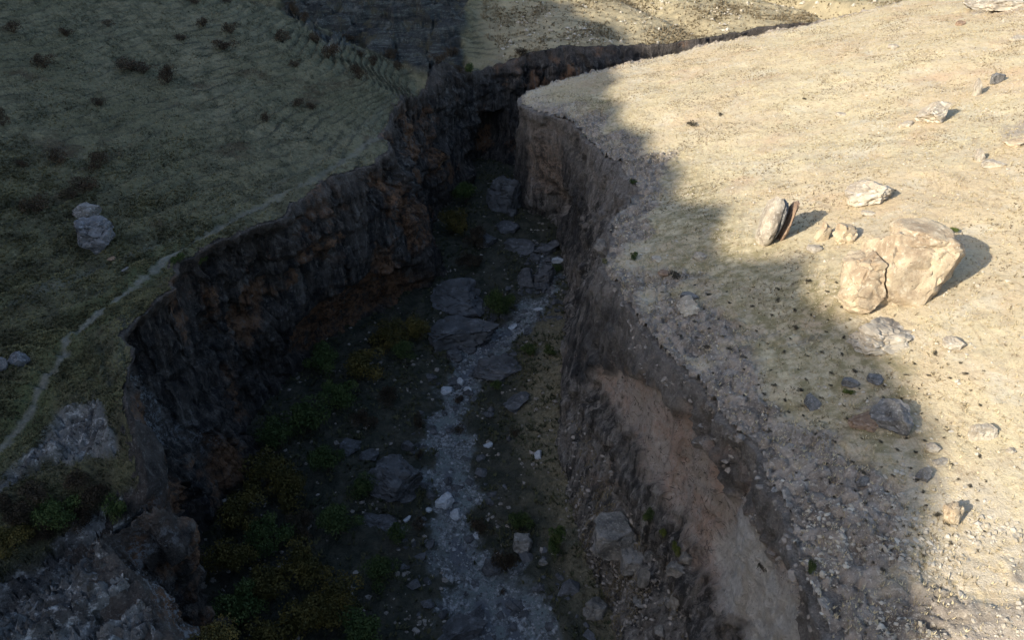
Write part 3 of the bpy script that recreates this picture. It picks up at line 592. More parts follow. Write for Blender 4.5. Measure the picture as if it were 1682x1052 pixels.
def boulder(u, v, w, h, kind, label, group=None, name='boulder', rz=None, asp=.8, tilt=0., sink=.28):
    """u, v: middle of the rock; w, h: its width and height in survey pixels"""
    loc, n = cast(u, v + h * .22); dep = loc.y * CP - loc.z * SP; sx = w * dep / FPX * .5; down = SP
    sz = max(.35 * sx, (h * dep / FPX * .5 - .5 * sx * asp * down) / CP * 1.1)
    _rc[0] += 1; me = rock_mesh(kind, _rc[0] % 9, 5 if w > 50 else 4 if w > 26 else 3)
    o = bpy.data.objects.new(name, me); COL.objects.link(o); o.location = loc + Vector((0, 0, sz * (1 - 2 * sink)))
    o.scale = (sx * 1.18, sx * asp * 1.18, sz * 1.18); o.rotation_euler = (0, tilt, rz if rz is not None else random.uniform(-.5, .5))
    tag(o, label, 'rock', group); return o
B = boulder
# east slope
B(1131, 503, 40, 30, 'P', 'pale grey boulder in the shade below the dark twiggy bush', rz=.2)
B(1133, 487, 26, 14, 'G', 'small grey stone touching the far side of a pale boulder', name='stone')
B(1147, 421, 20, 14, 'P', 'small pale stone in shade right of the round green bush', name='stone')
B(1078, 425, 22, 8, 'P', 'flat pale stone beside the small round green bush', name='stone', sink=.4)
B(1093, 448, 20, 10, 'B', 'low pinkish stone at the left side of the dark twiggy bush', name='stone', sink=.4)
B(1427, 318, 62, 44, 'P', 'sunlit wedge-shaped boulder standing uphill of the big cracked boulder', rz=-.35, tilt=-.25)
B(1427, 349, 20, 8, 'P', 'flat pale stone lying just below the sunlit wedge boulder', name='stone', sink=.4)
B(1532, 188, 54, 40, 'P', 'rounded grey-white boulder high on the sunny slope', rz=.3)
B(1487, 204, 24, 14, 'P', 'small white stone at the left of the rounded high boulder', name='stone')
B(1602, 150, 15, 26, 'P', 'narrow upright pointed stone near the top right slope', name='standing_stone', sink=.15)
B(1637, 131, 20, 20, 'G', 'squat grey stone next to the narrow pointed stone', name='stone')
B(1351, 386, 24, 30, 'T', 'narrow tan block leaning beside a wider tan block', name='rock_block', rz=.5, tilt=.35, sink=.15)
B(1383, 388, 38, 32, 'T', 'wide tan block between the leaning slabs and cracked boulder', name='rock_block', rz=.35, tilt=.25, sink=.18)
B(1338, 408, 24, 14, 'P', 'flat pale stone in front of the narrow tan block', name='stone', sink=.35)
B(1566, 564, 30, 22, 'P', 'small bright boulder on sunlit grass below the big boulder shadow')
B(1613, 708, 36, 34, 'P', 'round bright boulder on the sunny slope, low right of the picture', sink=.35)
B(1463, 686, 46, 60, 'G', 'dark grey lichen-covered boulder leaning at the shadow edge', rz=.6, tilt=.3, asp=1.3)
B(1420, 690, 56, 28, 'B', 'low brown rock slab left of the dark lichen boulder', sink=.42)
B(1333, 661, 30, 24, 'G', 'grey shaded boulder among dark tufts left of lichen boulder', rz=.5)
B(1397, 630, 24, 18, 'G', 'grey stone with a green plant growing under it', name='stone')
B(1446, 548, 104, 56, 'P', 'broad pale bedrock slab half buried below the cracked boulder', name='bedrock_slab', sink=.44, rz=.4)
B(1437, 621, 30, 14, 'G', 'low dark grey stone right of the stone with a green plant', name='stone', sink=.42)
B(1560, 843, 32, 36, 'T', 'pinkish tan boulder on the shadow edge near lower right', rz=.8)
B(1533, 736, 20, 16, 'P', 'small pinkish stone on the shadow edge, uppermost of three', name='stone')
B(1546, 757, 26, 13, 'P', 'flat white stone in the middle of three at shadow edge', name='stone', sink=.4)
B(1517, 780, 26, 26, 'G', 'round grey stone in shade, lowest of three at shadow edge', name='stone', sink=.38)
B(1416, 792, 22, 16, 'G', 'small grey stone alone in the shaded lower slope', name='stone')
B(1607, 257, 18, 24, 'P', 'upright pale stone beside a flat one at the right edge', name='stone', sink=.35)
B(1632, 269, 30, 18, 'P', 'flat white stone at the right edge of the sunny slope', name='stone', sink=.42)
B(1659, 741, 15, 11, 'P', 'tiny bright stone right of the round bright boulder', name='stone')
B(1380, 187, 18, 8, 'P', 'small flat stone alone on the upper sunny slope', name='stone', sink=.4)
B(1467, 76, 16, 10, 'P', 'flat pale stone near the top of the sunny slope', name='stone', sink=.42)
B(1578, 38, 14, 10, 'B', 'small dark stone under the pale outcrop at the top right', name='stone')
B(1272, 804, 9, 11, 'W', 'tiny white stone on the rim above the pink scar', name='stone')
B(1668, 232, 44, 20, 'T', 'orange-brown rock ledge breaking from the slope at right edge', name='rock_ledge', sink=.4)
B(1670, 62, 30, 12, 'P', 'low pale rock at the right edge near the top', sink=.42)
for (u, v, w, h, l) in [(1612, 6, 60, 18, 'left block of the pale outcrop in the top right corner'), (1660, 8, 60, 20, 'right block of the pale outcrop in the top right corner')]: B(u, v, w, h, 'P', l, name='rock_outcrop_block', sink=.4)
B(988, 405, 30, 22, 'K', 'lumpy grey rim rock where the right cliff bends', name='rim_rock')
# west slope
B(160, 384, 66, 52, 'D2', 'large blue-grey boulder on the grassy slope above the footpath', rz=.5, asp=.9)
B(148, 348, 38, 26, 'G', 'pale grey block sitting behind the large blue-grey boulder', name='rock_block')
B(33, 592, 28, 26, 'D2', 'grey boulder in dark grass near the left edge above path')
B(4, 597, 18, 22, 'D2', 'smaller grey boulder cut off by the left edge')
B(206, 443, 14, 8, 'G', 'small pale stone between the large boulder and footpath', name='stone')
B(182, 425, 16, 8, 'B', 'small orange-brown stone at the foot of the large boulder', name='stone')
# floor of the gorge
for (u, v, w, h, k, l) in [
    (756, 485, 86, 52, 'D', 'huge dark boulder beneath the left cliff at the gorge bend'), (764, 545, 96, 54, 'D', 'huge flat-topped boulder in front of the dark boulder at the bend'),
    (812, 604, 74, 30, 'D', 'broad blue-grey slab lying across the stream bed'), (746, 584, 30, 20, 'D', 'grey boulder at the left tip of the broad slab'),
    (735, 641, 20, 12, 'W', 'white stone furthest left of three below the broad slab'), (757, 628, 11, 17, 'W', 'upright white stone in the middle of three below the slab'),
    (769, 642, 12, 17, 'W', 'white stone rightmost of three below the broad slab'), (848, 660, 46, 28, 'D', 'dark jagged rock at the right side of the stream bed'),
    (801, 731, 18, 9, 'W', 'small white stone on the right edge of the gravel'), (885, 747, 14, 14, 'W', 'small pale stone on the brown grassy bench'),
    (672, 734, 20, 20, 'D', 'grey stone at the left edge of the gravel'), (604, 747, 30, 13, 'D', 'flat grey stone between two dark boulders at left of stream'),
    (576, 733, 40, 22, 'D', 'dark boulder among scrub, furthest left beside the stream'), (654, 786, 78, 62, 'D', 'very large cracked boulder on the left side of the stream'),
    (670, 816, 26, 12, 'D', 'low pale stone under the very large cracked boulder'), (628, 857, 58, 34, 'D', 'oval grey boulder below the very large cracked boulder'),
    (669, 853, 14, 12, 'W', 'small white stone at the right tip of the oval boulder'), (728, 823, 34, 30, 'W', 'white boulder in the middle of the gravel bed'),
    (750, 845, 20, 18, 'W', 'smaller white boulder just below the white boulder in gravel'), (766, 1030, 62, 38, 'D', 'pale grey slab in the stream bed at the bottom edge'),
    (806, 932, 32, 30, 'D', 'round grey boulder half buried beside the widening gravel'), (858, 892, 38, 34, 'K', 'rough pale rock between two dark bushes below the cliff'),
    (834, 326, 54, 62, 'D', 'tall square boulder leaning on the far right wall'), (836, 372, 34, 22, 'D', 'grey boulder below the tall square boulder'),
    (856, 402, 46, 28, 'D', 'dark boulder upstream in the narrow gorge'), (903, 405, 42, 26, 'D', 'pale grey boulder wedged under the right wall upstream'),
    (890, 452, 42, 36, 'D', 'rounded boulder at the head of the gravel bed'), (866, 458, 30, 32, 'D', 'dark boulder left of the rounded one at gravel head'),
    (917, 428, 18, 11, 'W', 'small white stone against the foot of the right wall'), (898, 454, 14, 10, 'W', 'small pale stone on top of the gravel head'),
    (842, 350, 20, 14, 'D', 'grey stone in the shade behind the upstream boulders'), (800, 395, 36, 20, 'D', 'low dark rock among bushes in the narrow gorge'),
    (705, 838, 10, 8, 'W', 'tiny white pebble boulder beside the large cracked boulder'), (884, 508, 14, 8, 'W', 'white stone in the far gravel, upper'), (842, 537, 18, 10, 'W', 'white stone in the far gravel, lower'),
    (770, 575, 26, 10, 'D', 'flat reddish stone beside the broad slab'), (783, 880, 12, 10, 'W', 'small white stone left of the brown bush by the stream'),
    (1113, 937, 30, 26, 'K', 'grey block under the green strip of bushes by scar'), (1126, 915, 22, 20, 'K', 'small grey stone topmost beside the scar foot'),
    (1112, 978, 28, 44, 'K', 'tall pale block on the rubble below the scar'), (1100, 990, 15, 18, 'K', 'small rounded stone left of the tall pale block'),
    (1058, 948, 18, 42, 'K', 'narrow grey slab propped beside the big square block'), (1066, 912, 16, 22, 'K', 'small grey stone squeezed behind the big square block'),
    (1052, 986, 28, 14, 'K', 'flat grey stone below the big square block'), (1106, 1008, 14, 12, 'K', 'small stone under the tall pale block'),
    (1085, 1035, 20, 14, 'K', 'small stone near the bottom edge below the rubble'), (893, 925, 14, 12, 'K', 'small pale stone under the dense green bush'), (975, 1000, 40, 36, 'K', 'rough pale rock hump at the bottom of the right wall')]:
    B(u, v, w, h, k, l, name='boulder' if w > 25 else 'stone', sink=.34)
# big square block below the scar: two joined pieces
def parts_thing(name, label, cat, loc, pieces, rz=0, group=None):
    e = bpy.data.objects.new(name, None); COL.objects.link(e); e.location = loc; e.rotation_euler = (0, 0, rz); tag(e, label, cat, group)
    for pn, V, F, mat in pieces:
        o = bpy.data.objects.new(pn, mesh_np(pn, V, F, mat, True, 35)); COL.objects.link(o); o.parent = e
    return e
def block(seed, c, dims, planes=(), npl=4, rough=.07, sub=5, lo=.72, hi=.95):
    V, F = rock_np(seed, sub, planes, npl, rough, (1, 1, 1), lo, hi); return V * np.array(dims) + np.array(c), F
loc, _ = cast(1018, 905); s = (loc.y * CP - loc.z * SP) / FPX
V1, F1 = block(61, (-.3, .9, 1.2), (3.1, 2.6, 2.3), [(0, 0, 1, .72), (1, 0, 0, .8), (-1, 0, 0, .8), (0, -1, 0, .8), (0, 1, 0, .8)]); V2, F2 = block(62, (1.0, -1.6, .5), (1.45, 2.3, 1.7), [(0, 0, 1, .7), (1, 0, 0, .8), (-1, 0, 0, .8), (0, -1, .2, .85)])
k = 95 * s / 6.4
parts_thing('split_block', 'big square grey block with a smaller slab below the pink scar', 'rock', loc, [('main_block', V1 * k, F1, M_TR), ('lower_slab', V2 * k, F2, M_BP if False else M_TR)])
# the big cracked boulder in the sun
loc, _ = cast(1490, 500); dep = loc.y * CP - loc.z * SP; s = dep / FPX
def cut(V, planes):
    V = V.copy()
    for p in planes:
        n = np.array(p[:3], float); n /= np.linalg.norm(n); e = np.maximum(V @ n - p[3], 0); V -= e[:, None] * n
    return V
def crack(V, side):
    """pushes a piece back from the winding crack between the two halves"""
    cx = -2.55 + .28 * np.sin(V[:, 2] * 1.3 + .5) + .5 * (V[:, 2] - 2.5) * .18 + .12 * fbm(V[:, 2] * 1.1, V[:, 1] * .2, 0, 3)
    V = V.copy(); V[:, 0] = np.maximum(V[:, 0], cx + .13) if side > 0 else np.minimum(V[:, 0], cx - .10); return V
U = s * 17.8 * 1.0
Vm, Fm = rock_np(71, 5, [(1, -.1, -.42, .72), (.72, -.7, -.2, .78), (0, -1, .25, .74), (-.2, -.75, .75, .80), (0, 0, 1, .84), (.5, .55, .6, .86)], 5, .06, (1, 1, 1), .8, .95)
Vm = Vm * np.array([4.6, 4.0, 4.5]) + np.array([.45, 2.8, 2.3]); Vm = crack(Vm, 1)
Vl, Fl = rock_np(74, 5, [(-.85, -.2, .5, .72), (0, -1, .25, .75), (.5, 0, .86, .8), (-.4, .3, .9, .7)], 5, .07, (1, 1, 1), .75, .95)
Vl = Vl * np.array([2.7, 3.2, 3.0]) + np.array([-3.3, 2.1, 1.5]); Vl = crack(Vl, -1)
Vc, Fc = rock_np(77, 5, [(0, 0, 1, .8)], 5, .06, (1, 1, 1), .8, .95); Vc = Vc * np.array([2.6, 2.5, .9]) + np.array([1.2, 3.3, 5.65])
parts_thing('cracked_boulder', 'biggest sunlit boulder on the right slope, split by a dark crack', 'rock', loc, [('main_block', Vm * U, Fm, M_BT), ('split_block', Vl * U, Fl, M_BT), ('top_cap', Vc * U, Fc, M_BT)])
# two leaning slabs
loc, _ = cast(1268, 398); dep = loc.y * CP - loc.z * SP; U = dep / FPX * 17.8
def slab(seed, c, dims, lean, yaw, mat):
    V, F = rock_np(seed, 4, [(1, 0, 0, .7), (-1, 0, 0, .7)], 5, .07, (1, 1, 1), .75, .95); V = V * np.array(dims)
    a = lean; V[:, 2] += dims[2] * .75; x = V[:, 0] * math.cos(a) + V[:, 2] * math.sin(a); z = -V[:, 0] * math.sin(a) + V[:, 2] * math.cos(a); V[:, 0] = x; V[:, 2] = z
    c1, s1 = math.cos(yaw), math.sin(yaw); V = np.stack([V[:, 0] * c1 - V[:, 1] * s1, V[:, 0] * s1 + V[:, 1] * c1, V[:, 2]], 1); return V + np.array(c), F
for i, (a, lb) in enumerate([((81, (-.75, .6, 0), (.95, 1.5, 2.45), .18, -.2, M_BP), 'tall pale rock slab leaning right, thickest of the three leaning slabs'), ((82, (.85, .9, 0), (.42, 1.3, 2.15), .30, -.2, M_BB), 'thin brown rock slab, outermost right of the three leaning slabs'), ((83, (.02, .8, 0), (.42, 1.4, 2.4), .24, -.2, M_BG), 'dark-sided middle slab between the pale and the brown leaning slabs')]):
    V, F = slab(*a); o = bpy.data.objects.new('leaning_slab', mesh_np('leaning_slab', V * U, F, a[-1], True, 35)); COL.objects.link(o); o.location = loc; tag(o, lb, 'rock', 'leaning slabs')

# ------------------------------------------------------------------ bushes and trees
M_LG = mat_leaf('green_leaves', (.035, .055, .016), (.075, .095, .028)); M_LY = mat_leaf('olive_yellow_leaves', (.05, .044, .012), (.135, .10, .026)); M_LB = mat_leaf('brown_twig_leaves', (.030, .022, .014), (.068, .048, .028))
M_LO = mat_leaf('dark_dry_leaves', (.05, .042, .03), (.09, .078, .055)); M_LV = mat_leaf('bright_green_leaves', (.07, .09, .02), (.13, .14, .035)); M_BK = mat_rock('bark', (.04, .03, .022), (.08, .062, .045), (.12, .1, .08), 3)
def leaf_cloud(seed, n, lobes, size, flat=.8):
    rs = np.random.RandomState(seed); C = []; 
    for i in range(lobes):
        a = rs.uniform(0, 6.28); r = rs.uniform(.15, .72); C.append((r * math.cos(a), r * math.sin(a), rs.uniform(.35, .95) * flat * (1.1 - .4 * r), rs.uniform(.22, .42)))
    C = np.array(C); k = rs.randint(0, lobes, n); d = rs.normal(size=(n, 3)); d /= np.linalg.norm(d, axis=1)[:, None]; d[:, 2] = np.where(rs.rand(n) < .6, np.abs(d[:, 2]), d[:, 2])
    rr = C[k, 3] * (.55 + .5 * rs.rand(n) ** .5) * (1 + .25 * rs.normal(size=n) * .5); P = C[k, :3] + d * rr[:, None] * [1, 1, .8]; P[:, 2] = np.maximum(P[:, 2], .04)
    a = rs.normal(size=(n, 3)); a /= np.linalg.norm(a, axis=1)[:, None]; b = np.cross(a, d + rs.normal(size=(n, 3)) * .5); b /= np.linalg.norm(b, axis=1)[:, None]
    sz = size * rs.uniform(.6, 1.4, n)[:, None]; V = np.stack([P - a * sz, P + b * sz * .55, P + a * sz, P - b * sz * .55], 1).reshape(-1, 3); F = np.arange(4 * n).reshape(-1, 4); return V, F
def tube(p, q, r0, r1, sides=5):
    p = np.array(p, float); q = np.array(q, float); d = (q - p) / np.linalg.norm(q - p); a = np.cross(d, [.3, .9, .1]); a /= np.linalg.norm(a); b = np.cross(d, a)
    an = np.arange(sides) * 2 * math.pi / sides; ring = np.cos(an)[:, None] * a + np.sin(an)[:, None] * b; V = np.vstack([p + ring * r0, q + ring * r1])
    F = [[i, (i + 1) % sides, sides + (i + 1) % sides, sides + i] for i in range(sides)]; return V, np.array(F)
def limbs(seed, n, r, spread, h):
    rs = np.random.RandomState(seed); Vs, Fs, o = [], [], 0
    segs = [((0, 0, -.15), (.03, .02, .3 * h), r, r * .75)] if n < 9 else []
    for i in range(n):
        a = rs.uniform(0, 6.28); rad = rs.uniform(.3, .75) * spread; z0 = rs.uniform(.1, .3) * h if n < 9 else 0; m = (rad * .45 * math.cos(a), rad * .45 * math.sin(a), z0 + .3 * h); e = (rad * math.cos(a + .3), rad * math.sin(a + .3), rs.uniform(.6, .95) * h)
        segs += [((0, 0, z0), m, r * .6, r * .4), (m, e, r * .4, r * .08)]
    for s_ in segs:
        V, F = tube(*s_); Vs.append(V); Fs.append(F + o); o += len(V)
    return np.vstack(Vs), np.vstack(Fs)
PLANT = {}
def plant_parts(kind, var):
    k = (kind, var)
    if k not in PLANT:
        sd_ = 100 + var * 7 + hash(kind) % 1 + len(kind)
        if kind == 'tree_y': c = leaf_cloud(sd_, 3200, 15, .042, 1.0), M_LY, limbs(sd_, 7, .045, 1, .9), ('crown', 'trunk')
        elif kind == 'tree_g': c = leaf_cloud(sd_ + 3, 3200, 15, .042, 1.0), M_LG, limbs(sd_, 7, .045, 1, .9), ('crown', 'trunk')
        elif kind == 'tree_b': c = leaf_cloud(sd_ + 5, 2400, 13, .042, .9), M_LB, limbs(sd_, 8, .04, 1, .9), ('crown', 'trunk')
        elif kind == 'bush_g': c = leaf_cloud(sd_ + 9, 2000, 12, .05, .9), M_LG, limbs(sd_, 10, .03, 1, .7), ('foliage', 'stem')
        elif kind == 'bush_v': c = leaf_cloud(sd_ + 9, 1400, 9, .06, .8), M_LV, limbs(sd_, 10, .03, 1, .6), ('foliage', 'stem')
        elif kind == 'bush_b': c = leaf_cloud(sd_ + 13, 1100, 11, .045, .75), M_LB, limbs(sd_, 14, .03, 1, .75), ('foliage', 'stem')
        else: c = leaf_cloud(sd_ + 17, 700, 8, .06, .6), M_LO, limbs(sd_, 12, .03, 1, .6), ('foliage', 'stem')
        (LV, LF), m, (BV, BF), nm = c; PLANT[k] = (mesh_np(nm[0], LV, LF, m, False), mesh_np(nm[1], BV, BF, M_BK, True), nm)
    return PLANT[k]
_pc = [0]
def plant(u, v, w, h, kind, label, cat='bush', group=None, name=None, single=False):
    loc, n = cast(u, v + h * .35); dep = loc.y * CP - loc.z * SP; r = w * dep / FPX * .5; hh = max(.6 * r, h * dep / FPX / CP * .75)
    if kind in ('tree_y', 'tree_g') and v > 500: r *= 1.28; hh *= 1.1
    _pc[0] += 1; a, b, nm = plant_parts(kind, _pc[0] % 4); name = name or ('bush' if cat == 'bush' else 'tree')
    e = bpy.data.objects.new(name, None); COL.objects.link(e); e.location = loc - Vector((0, 0, .05)); e.rotation_euler = (0, 0, random.uniform(0, 6)); e.scale = (r, r, hh); tag(e, label, cat, group)
    for me, pn in ((a, nm[0]), (b, nm[1])):
        o = bpy.data.objects.new(pn, me); COL.objects.link(o); o.parent = e
    return e
G1 = 'brown bushes on the left hillside'
for (u, v, w, h, l) in [(178, 38, 26, 14, 'small dark bush near the top edge, a little left of centre hill'), (110, 52, 26, 22, 'small dark bush second from left near the top edge'), (74, 100, 44, 32, 'wide brown bush on the upper left slope'), (22, 44, 36, 26, 'dark bush by the left edge near the top corner'),
    (6, 192, 26, 44, 'dark reddish bush cut off by the left edge, upper slope'), (166, 166, 28, 22, 'reddish brown bush alone on the upper left slope'), (214, 104, 58, 24, 'low spreading dark bush left of the big brown bush'), (276, 122, 46, 40, 'big golden-brown bush in the middle of the upper slope'),
    (236, 112, 50, 24, 'dark bush touching the left of the golden-brown bush'), (368, 72, 48, 26, 'wide dark brown bush on the upper middle slope'), (380, 46, 30, 26, 'round dark bush just above the wide dark brown bush'), (334, 36, 26, 20, 'small dark bush left of the round dark bush near the top'),
    (322, 2, 26, 12, 'dark bush on the top edge, left of the rocky ravine'), (376, 0, 26, 10, 'low dark bush on the top edge nearest the rocky ravine'), (300, 60, 30, 14, 'low bush between the golden bush and the top edge'), (464, 60, 34, 26, 'dark bush under the ravine edge, left of a sparse thicket'),
    (490, 168, 26, 18, 'small dark bush in the middle of terraced slope, left one of pair'), (514, 173, 24, 18, 'small dark bush in the middle of terraced slope, right one of pair'), (438, 192, 20, 22, 'reddish bush left of the pair on the terraced slope'), (98, 256, 48, 34, 'wide dark brown bush in the left middle slope'),
    (162, 264, 44, 36, 'brown bush right of a wide dark one in the left slope'), (150, 300, 56, 34, 'dark bush just above the large blue-grey boulder'), (66, 334, 60, 40, 'large reddish-brown bush left of the blue-grey boulder'), (38, 268, 26, 18, 'small dark bush near the left edge, middle of slope'), (120, 318, 40, 26, 'low dark bush touching the left of the one above the boulder'),
    (540, 84, 42, 34, 'dark bush at the left end of the thicket by ravine'), (520, 62, 30, 26, 'dark bush on the ravine shoulder beneath the rocks'), (590, 118, 34, 34, 'dark bush in the lower thicket beside the ravine'), (612, 100, 28, 20, 'small dark bush in the ravine bottom under the rocks'), (594, 88, 16, 18, 'tiny bush on the ravine shoulder above the thicket'),
    (486, 104, 24, 16, 'small dark bush left of the ravine thicket'), (655, 108, 20, 24, 'small bush in the ravine bottom near its mouth'), (640, 88, 40, 18, 'dark bush at the foot of the rocky ravine slope, left'), (720, 96, 44, 22, 'dark bush at the foot of the rocky ravine slope, right'), (742, 84, 30, 24, 'dark bush at the right end of the rocky ravine slope'),
    (484, 14, 28, 28, 'dark bush at the top edge on the ravine shoulder'), (500, 28, 26, 20, 'dark bush below the one at the top of the ravine shoulder'), (580, 60, 40, 12, 'thin bush on the rocky slope')]:
    plant(u, v, w, h, 'bush_b', l, group=G1)
for (u, v, w, h, k, l) in [(855, 84, 24, 18, 'bush_b', 'dark round bush on the far rim above the bend'), (754, 112, 26, 16, 'bush_b', 'dark bush at the mouth of the ravine on the rim'), (772, 116, 22, 26, 'bush_g', 'green bush hanging over the far rim'),
    (1042, 421, 20, 15, 'bush_g', 'small round dark green bush near the right rim'), (1112, 448, 32, 24, 'dry', 'dark twiggy bush on the shaded right slope'), (1138, 203, 24, 14, 'dry', 'grey-green bush on the sunny upper slope'), (1182, 187, 14, 8, 'dry', 'tiny bush above the grey-green one on the sunny slope'),
    (1561, 379, 30, 15, 'bush_v', 'yellow-green bush behind the big cracked boulder'), (1395, 643, 22, 12, 'bush_v', 'low green plant under the grey stone'), (1320, 161, 10, 6, 'dry', 'tiny dark bush on the upper sunny slope'), (1040, 300, 14, 12, 'bush_g', 'dark green bush on the right rim rocks'),
    (915, 886, 46, 62, 'bush_g', 'dense green bush at the foot of the right wall'), (853, 856, 46, 46, 'bush_g', 'dark green bush left of the dense green one'), (830, 915, 56, 66, 'bush_b', 'large dark bush above the pale gravel'), (790, 862, 44, 36, 'bush_b', 'round brown bush beside the stream bed'),
    (755, 706, 30, 18, 'bush_b', 'low brown bush in the middle of the stream bed'), (752, 655, 24, 22, 'bush_b', 'dark bush just below the three white stones'), (815, 634, 24, 18, 'bush_g', 'small dark bush right of the broad slab'), (1065, 846, 28, 32, 'bush_g', 'dark green bush behind the big square block'),
    (1086, 874, 24, 34, 'bush_v', 'yellow-green bush right of the big square block, upper'), (1108, 898, 22, 30, 'bush_v', 'yellow-green bush along the scar foot, lower'), (822, 502, 46, 44, 'tree_g', 'dark green bush beside the dark boulder at the bend'), (868, 574, 30, 26, 'bush_g', 'dark bush against the right wall below the bend'),
    (903, 576, 26, 24, 'bush_g', 'green bush clinging to the foot of the right wall'), (690, 690, 26, 40, 'bush_b', 'dark scrub on the left edge of the gravel'), (655, 878, 44, 40, 'bush_g', 'dark green scrub below the oval boulder'), (690, 860, 30, 30, 'bush_b', 'dark bush between oval boulder and gravel'), (826, 972, 14, 16, 'bush_b', 'tiny dark bush on the wide pale gravel'),
    (1000, 984, 12, 14, 'bush_b', 'tiny dark bush on the slab by the bottom edge'), (690, 745, 20, 20, 'bush_b', 'small dark bush left of the gravel near cracked boulder'), (915, 440, 20, 16, 'bush_g', 'dark green bush beside the white stone under the wall'), (845, 712, 22, 16, 'bush_b', 'small brown bush on the right bench'), (800, 545, 24, 14, 'bush_b', 'brown bush on the gravel below the flat-topped boulder'),
    (1255, 930, 26, 26, 'dry', 'dark bush on the rim above the pale scar'), (1330, 930, 18, 40, 'bush_g', 'dark green plants in the rim cleft'), (1450, 935, 12, 12, 'dry', 'small bush on the bare lower rim')]:
    plant(u, v, w, h, k, l)
G2 = 'trees on the shaded gorge floor'
for (u, v, w, h, k, l) in [(765, 322, 50, 40, 'tree_g', 'dark green tree in the narrowest part of the gorge'), (745, 370, 54, 44, 'tree_y', 'olive tree under the left cliff in the narrow gorge'), (785, 392, 50, 36, 'tree_b', 'brown tree left of the upstream boulders'), (772, 430, 50, 30, 'tree_b', 'brown tree above the huge dark boulder'),
    (690, 545, 50, 36, 'tree_y', 'yellow-olive tree at the foot of the left cliff, furthest right'), (640, 555, 56, 40, 'tree_y', 'yellow-olive tree left of the huge flat-topped boulder'), (664, 580, 40, 30, 'tree_g', 'small green tree below the yellow-olive pair'), (596, 606, 64, 50, 'tree_y', 'yellow tree standing out in the dark under the alcove'), (532, 596, 54, 44, 'tree_g', 'dark green tree tight under the left alcove wall'),
    (560, 650, 60, 44, 'tree_g', 'dark green tree below the yellow one under the alcove'), (510, 690, 70, 54, 'tree_g', 'dark tree by the left cliff foot, uppermost of thicket'), (462, 720, 60, 50, 'tree_g', 'dark tree touching the left cliff under the orange stain'), (540, 760, 60, 50, 'tree_g', 'dark green tree in the middle of the thicket'), (440, 780, 72, 56, 'tree_y', 'brownish yellow tree at the left cliff in the thicket'),
    (480, 812, 66, 54, 'tree_y', 'olive tree right of the brownish yellow one'), (395, 845, 74, 60, 'tree_y', 'brown-yellow tree leaning on the left cliff foot'), (560, 860, 70, 52, 'tree_g', 'dark green tree left of the oval boulder'), (450, 880, 70, 56, 'tree_g', 'dark green tree in the lower thicket'), (385, 920, 74, 60, 'tree_y', 'olive tree along the cliff in the lower thicket'),
    (505, 930, 80, 60, 'tree_y', 'bright yellow-olive tree, topmost of lowest clump'), (450, 965, 80, 60, 'tree_y', 'yellow-olive tree in the left of the lowest clump'), (555, 985, 84, 64, 'tree_y', 'yellow-olive tree in the right of the lowest clump'), (500, 1020, 88, 64, 'tree_y', 'yellow tree in the middle of the bottom edge clump'), (405, 1005, 84, 64, 'tree_g', 'dark tree at the bottom edge against the cliff'),
    (590, 1045, 84, 60, 'tree_g', 'dark green tree at the bottom edge right of the clump'), (360, 1050, 70, 56, 'tree_y', 'olive tree in the bottom edge under the cliff'), (625, 940, 56, 44, 'tree_g', 'low dark tree between the clump and the stream'), (600, 690, 50, 36, 'tree_b', 'brown scrubby tree above the leftmost stream boulder'), (430, 1060, 80, 60, 'tree_y', 'yellow tree cut by the bottom edge'),
    (640, 650, 44, 30, 'tree_b', 'brown scrubby tree left of the three white stones'), (600, 800, 44, 34, 'tree_g', 'small dark tree left of the very large cracked boulder'), (500, 860, 60, 46, 'tree_b', 'brown tree between olive crowns in the thicket')]:
    plant(u, v, w, h, k, l, 'tree', G2)
for (u, v, w, h, k, l) in [(40, 850, 60, 50, 'tree_b', 'brown bush in the gully behind the near outcrop, leftmost'), (105, 840, 66, 50, 'tree_g', 'dark green bush in the middle of the near gully'), (165, 815, 56, 44, 'tree_b', 'dark brown bush at the mouth of the near gully'), (25, 885, 60, 44, 'tree_y', 'olive bush behind the near outcrop at left edge'), (80, 875, 50, 36, 'tree_b', 'brown bush low behind the near outcrop'), (130, 790, 50, 34, 'tree_b', 'dark bush under the second outcrop'), (60, 810, 66, 40, 'tree_b', 'dark brown bush against the gully side under the upper outcrop'), (190, 840, 44, 40, 'tree_g', 'dark bush at the lip of the near gully above the cliff'), (10, 830, 50, 40, 'tree_b', 'brown bush at the left edge in the near gully'), (140, 850, 50, 40, 'tree_b', 'brown bush on the near side of the gully beneath outcrop ridge'),
                           (330, 425, 36, 22, 'bush_g', 'green bush on the left rim beside the footpath'), (295, 425, 30, 20, 'bush_g', 'bright green bush on the rim where the path bends')]:
    plant(u, v, w, h, k, l, group='bushes on the near left rim')
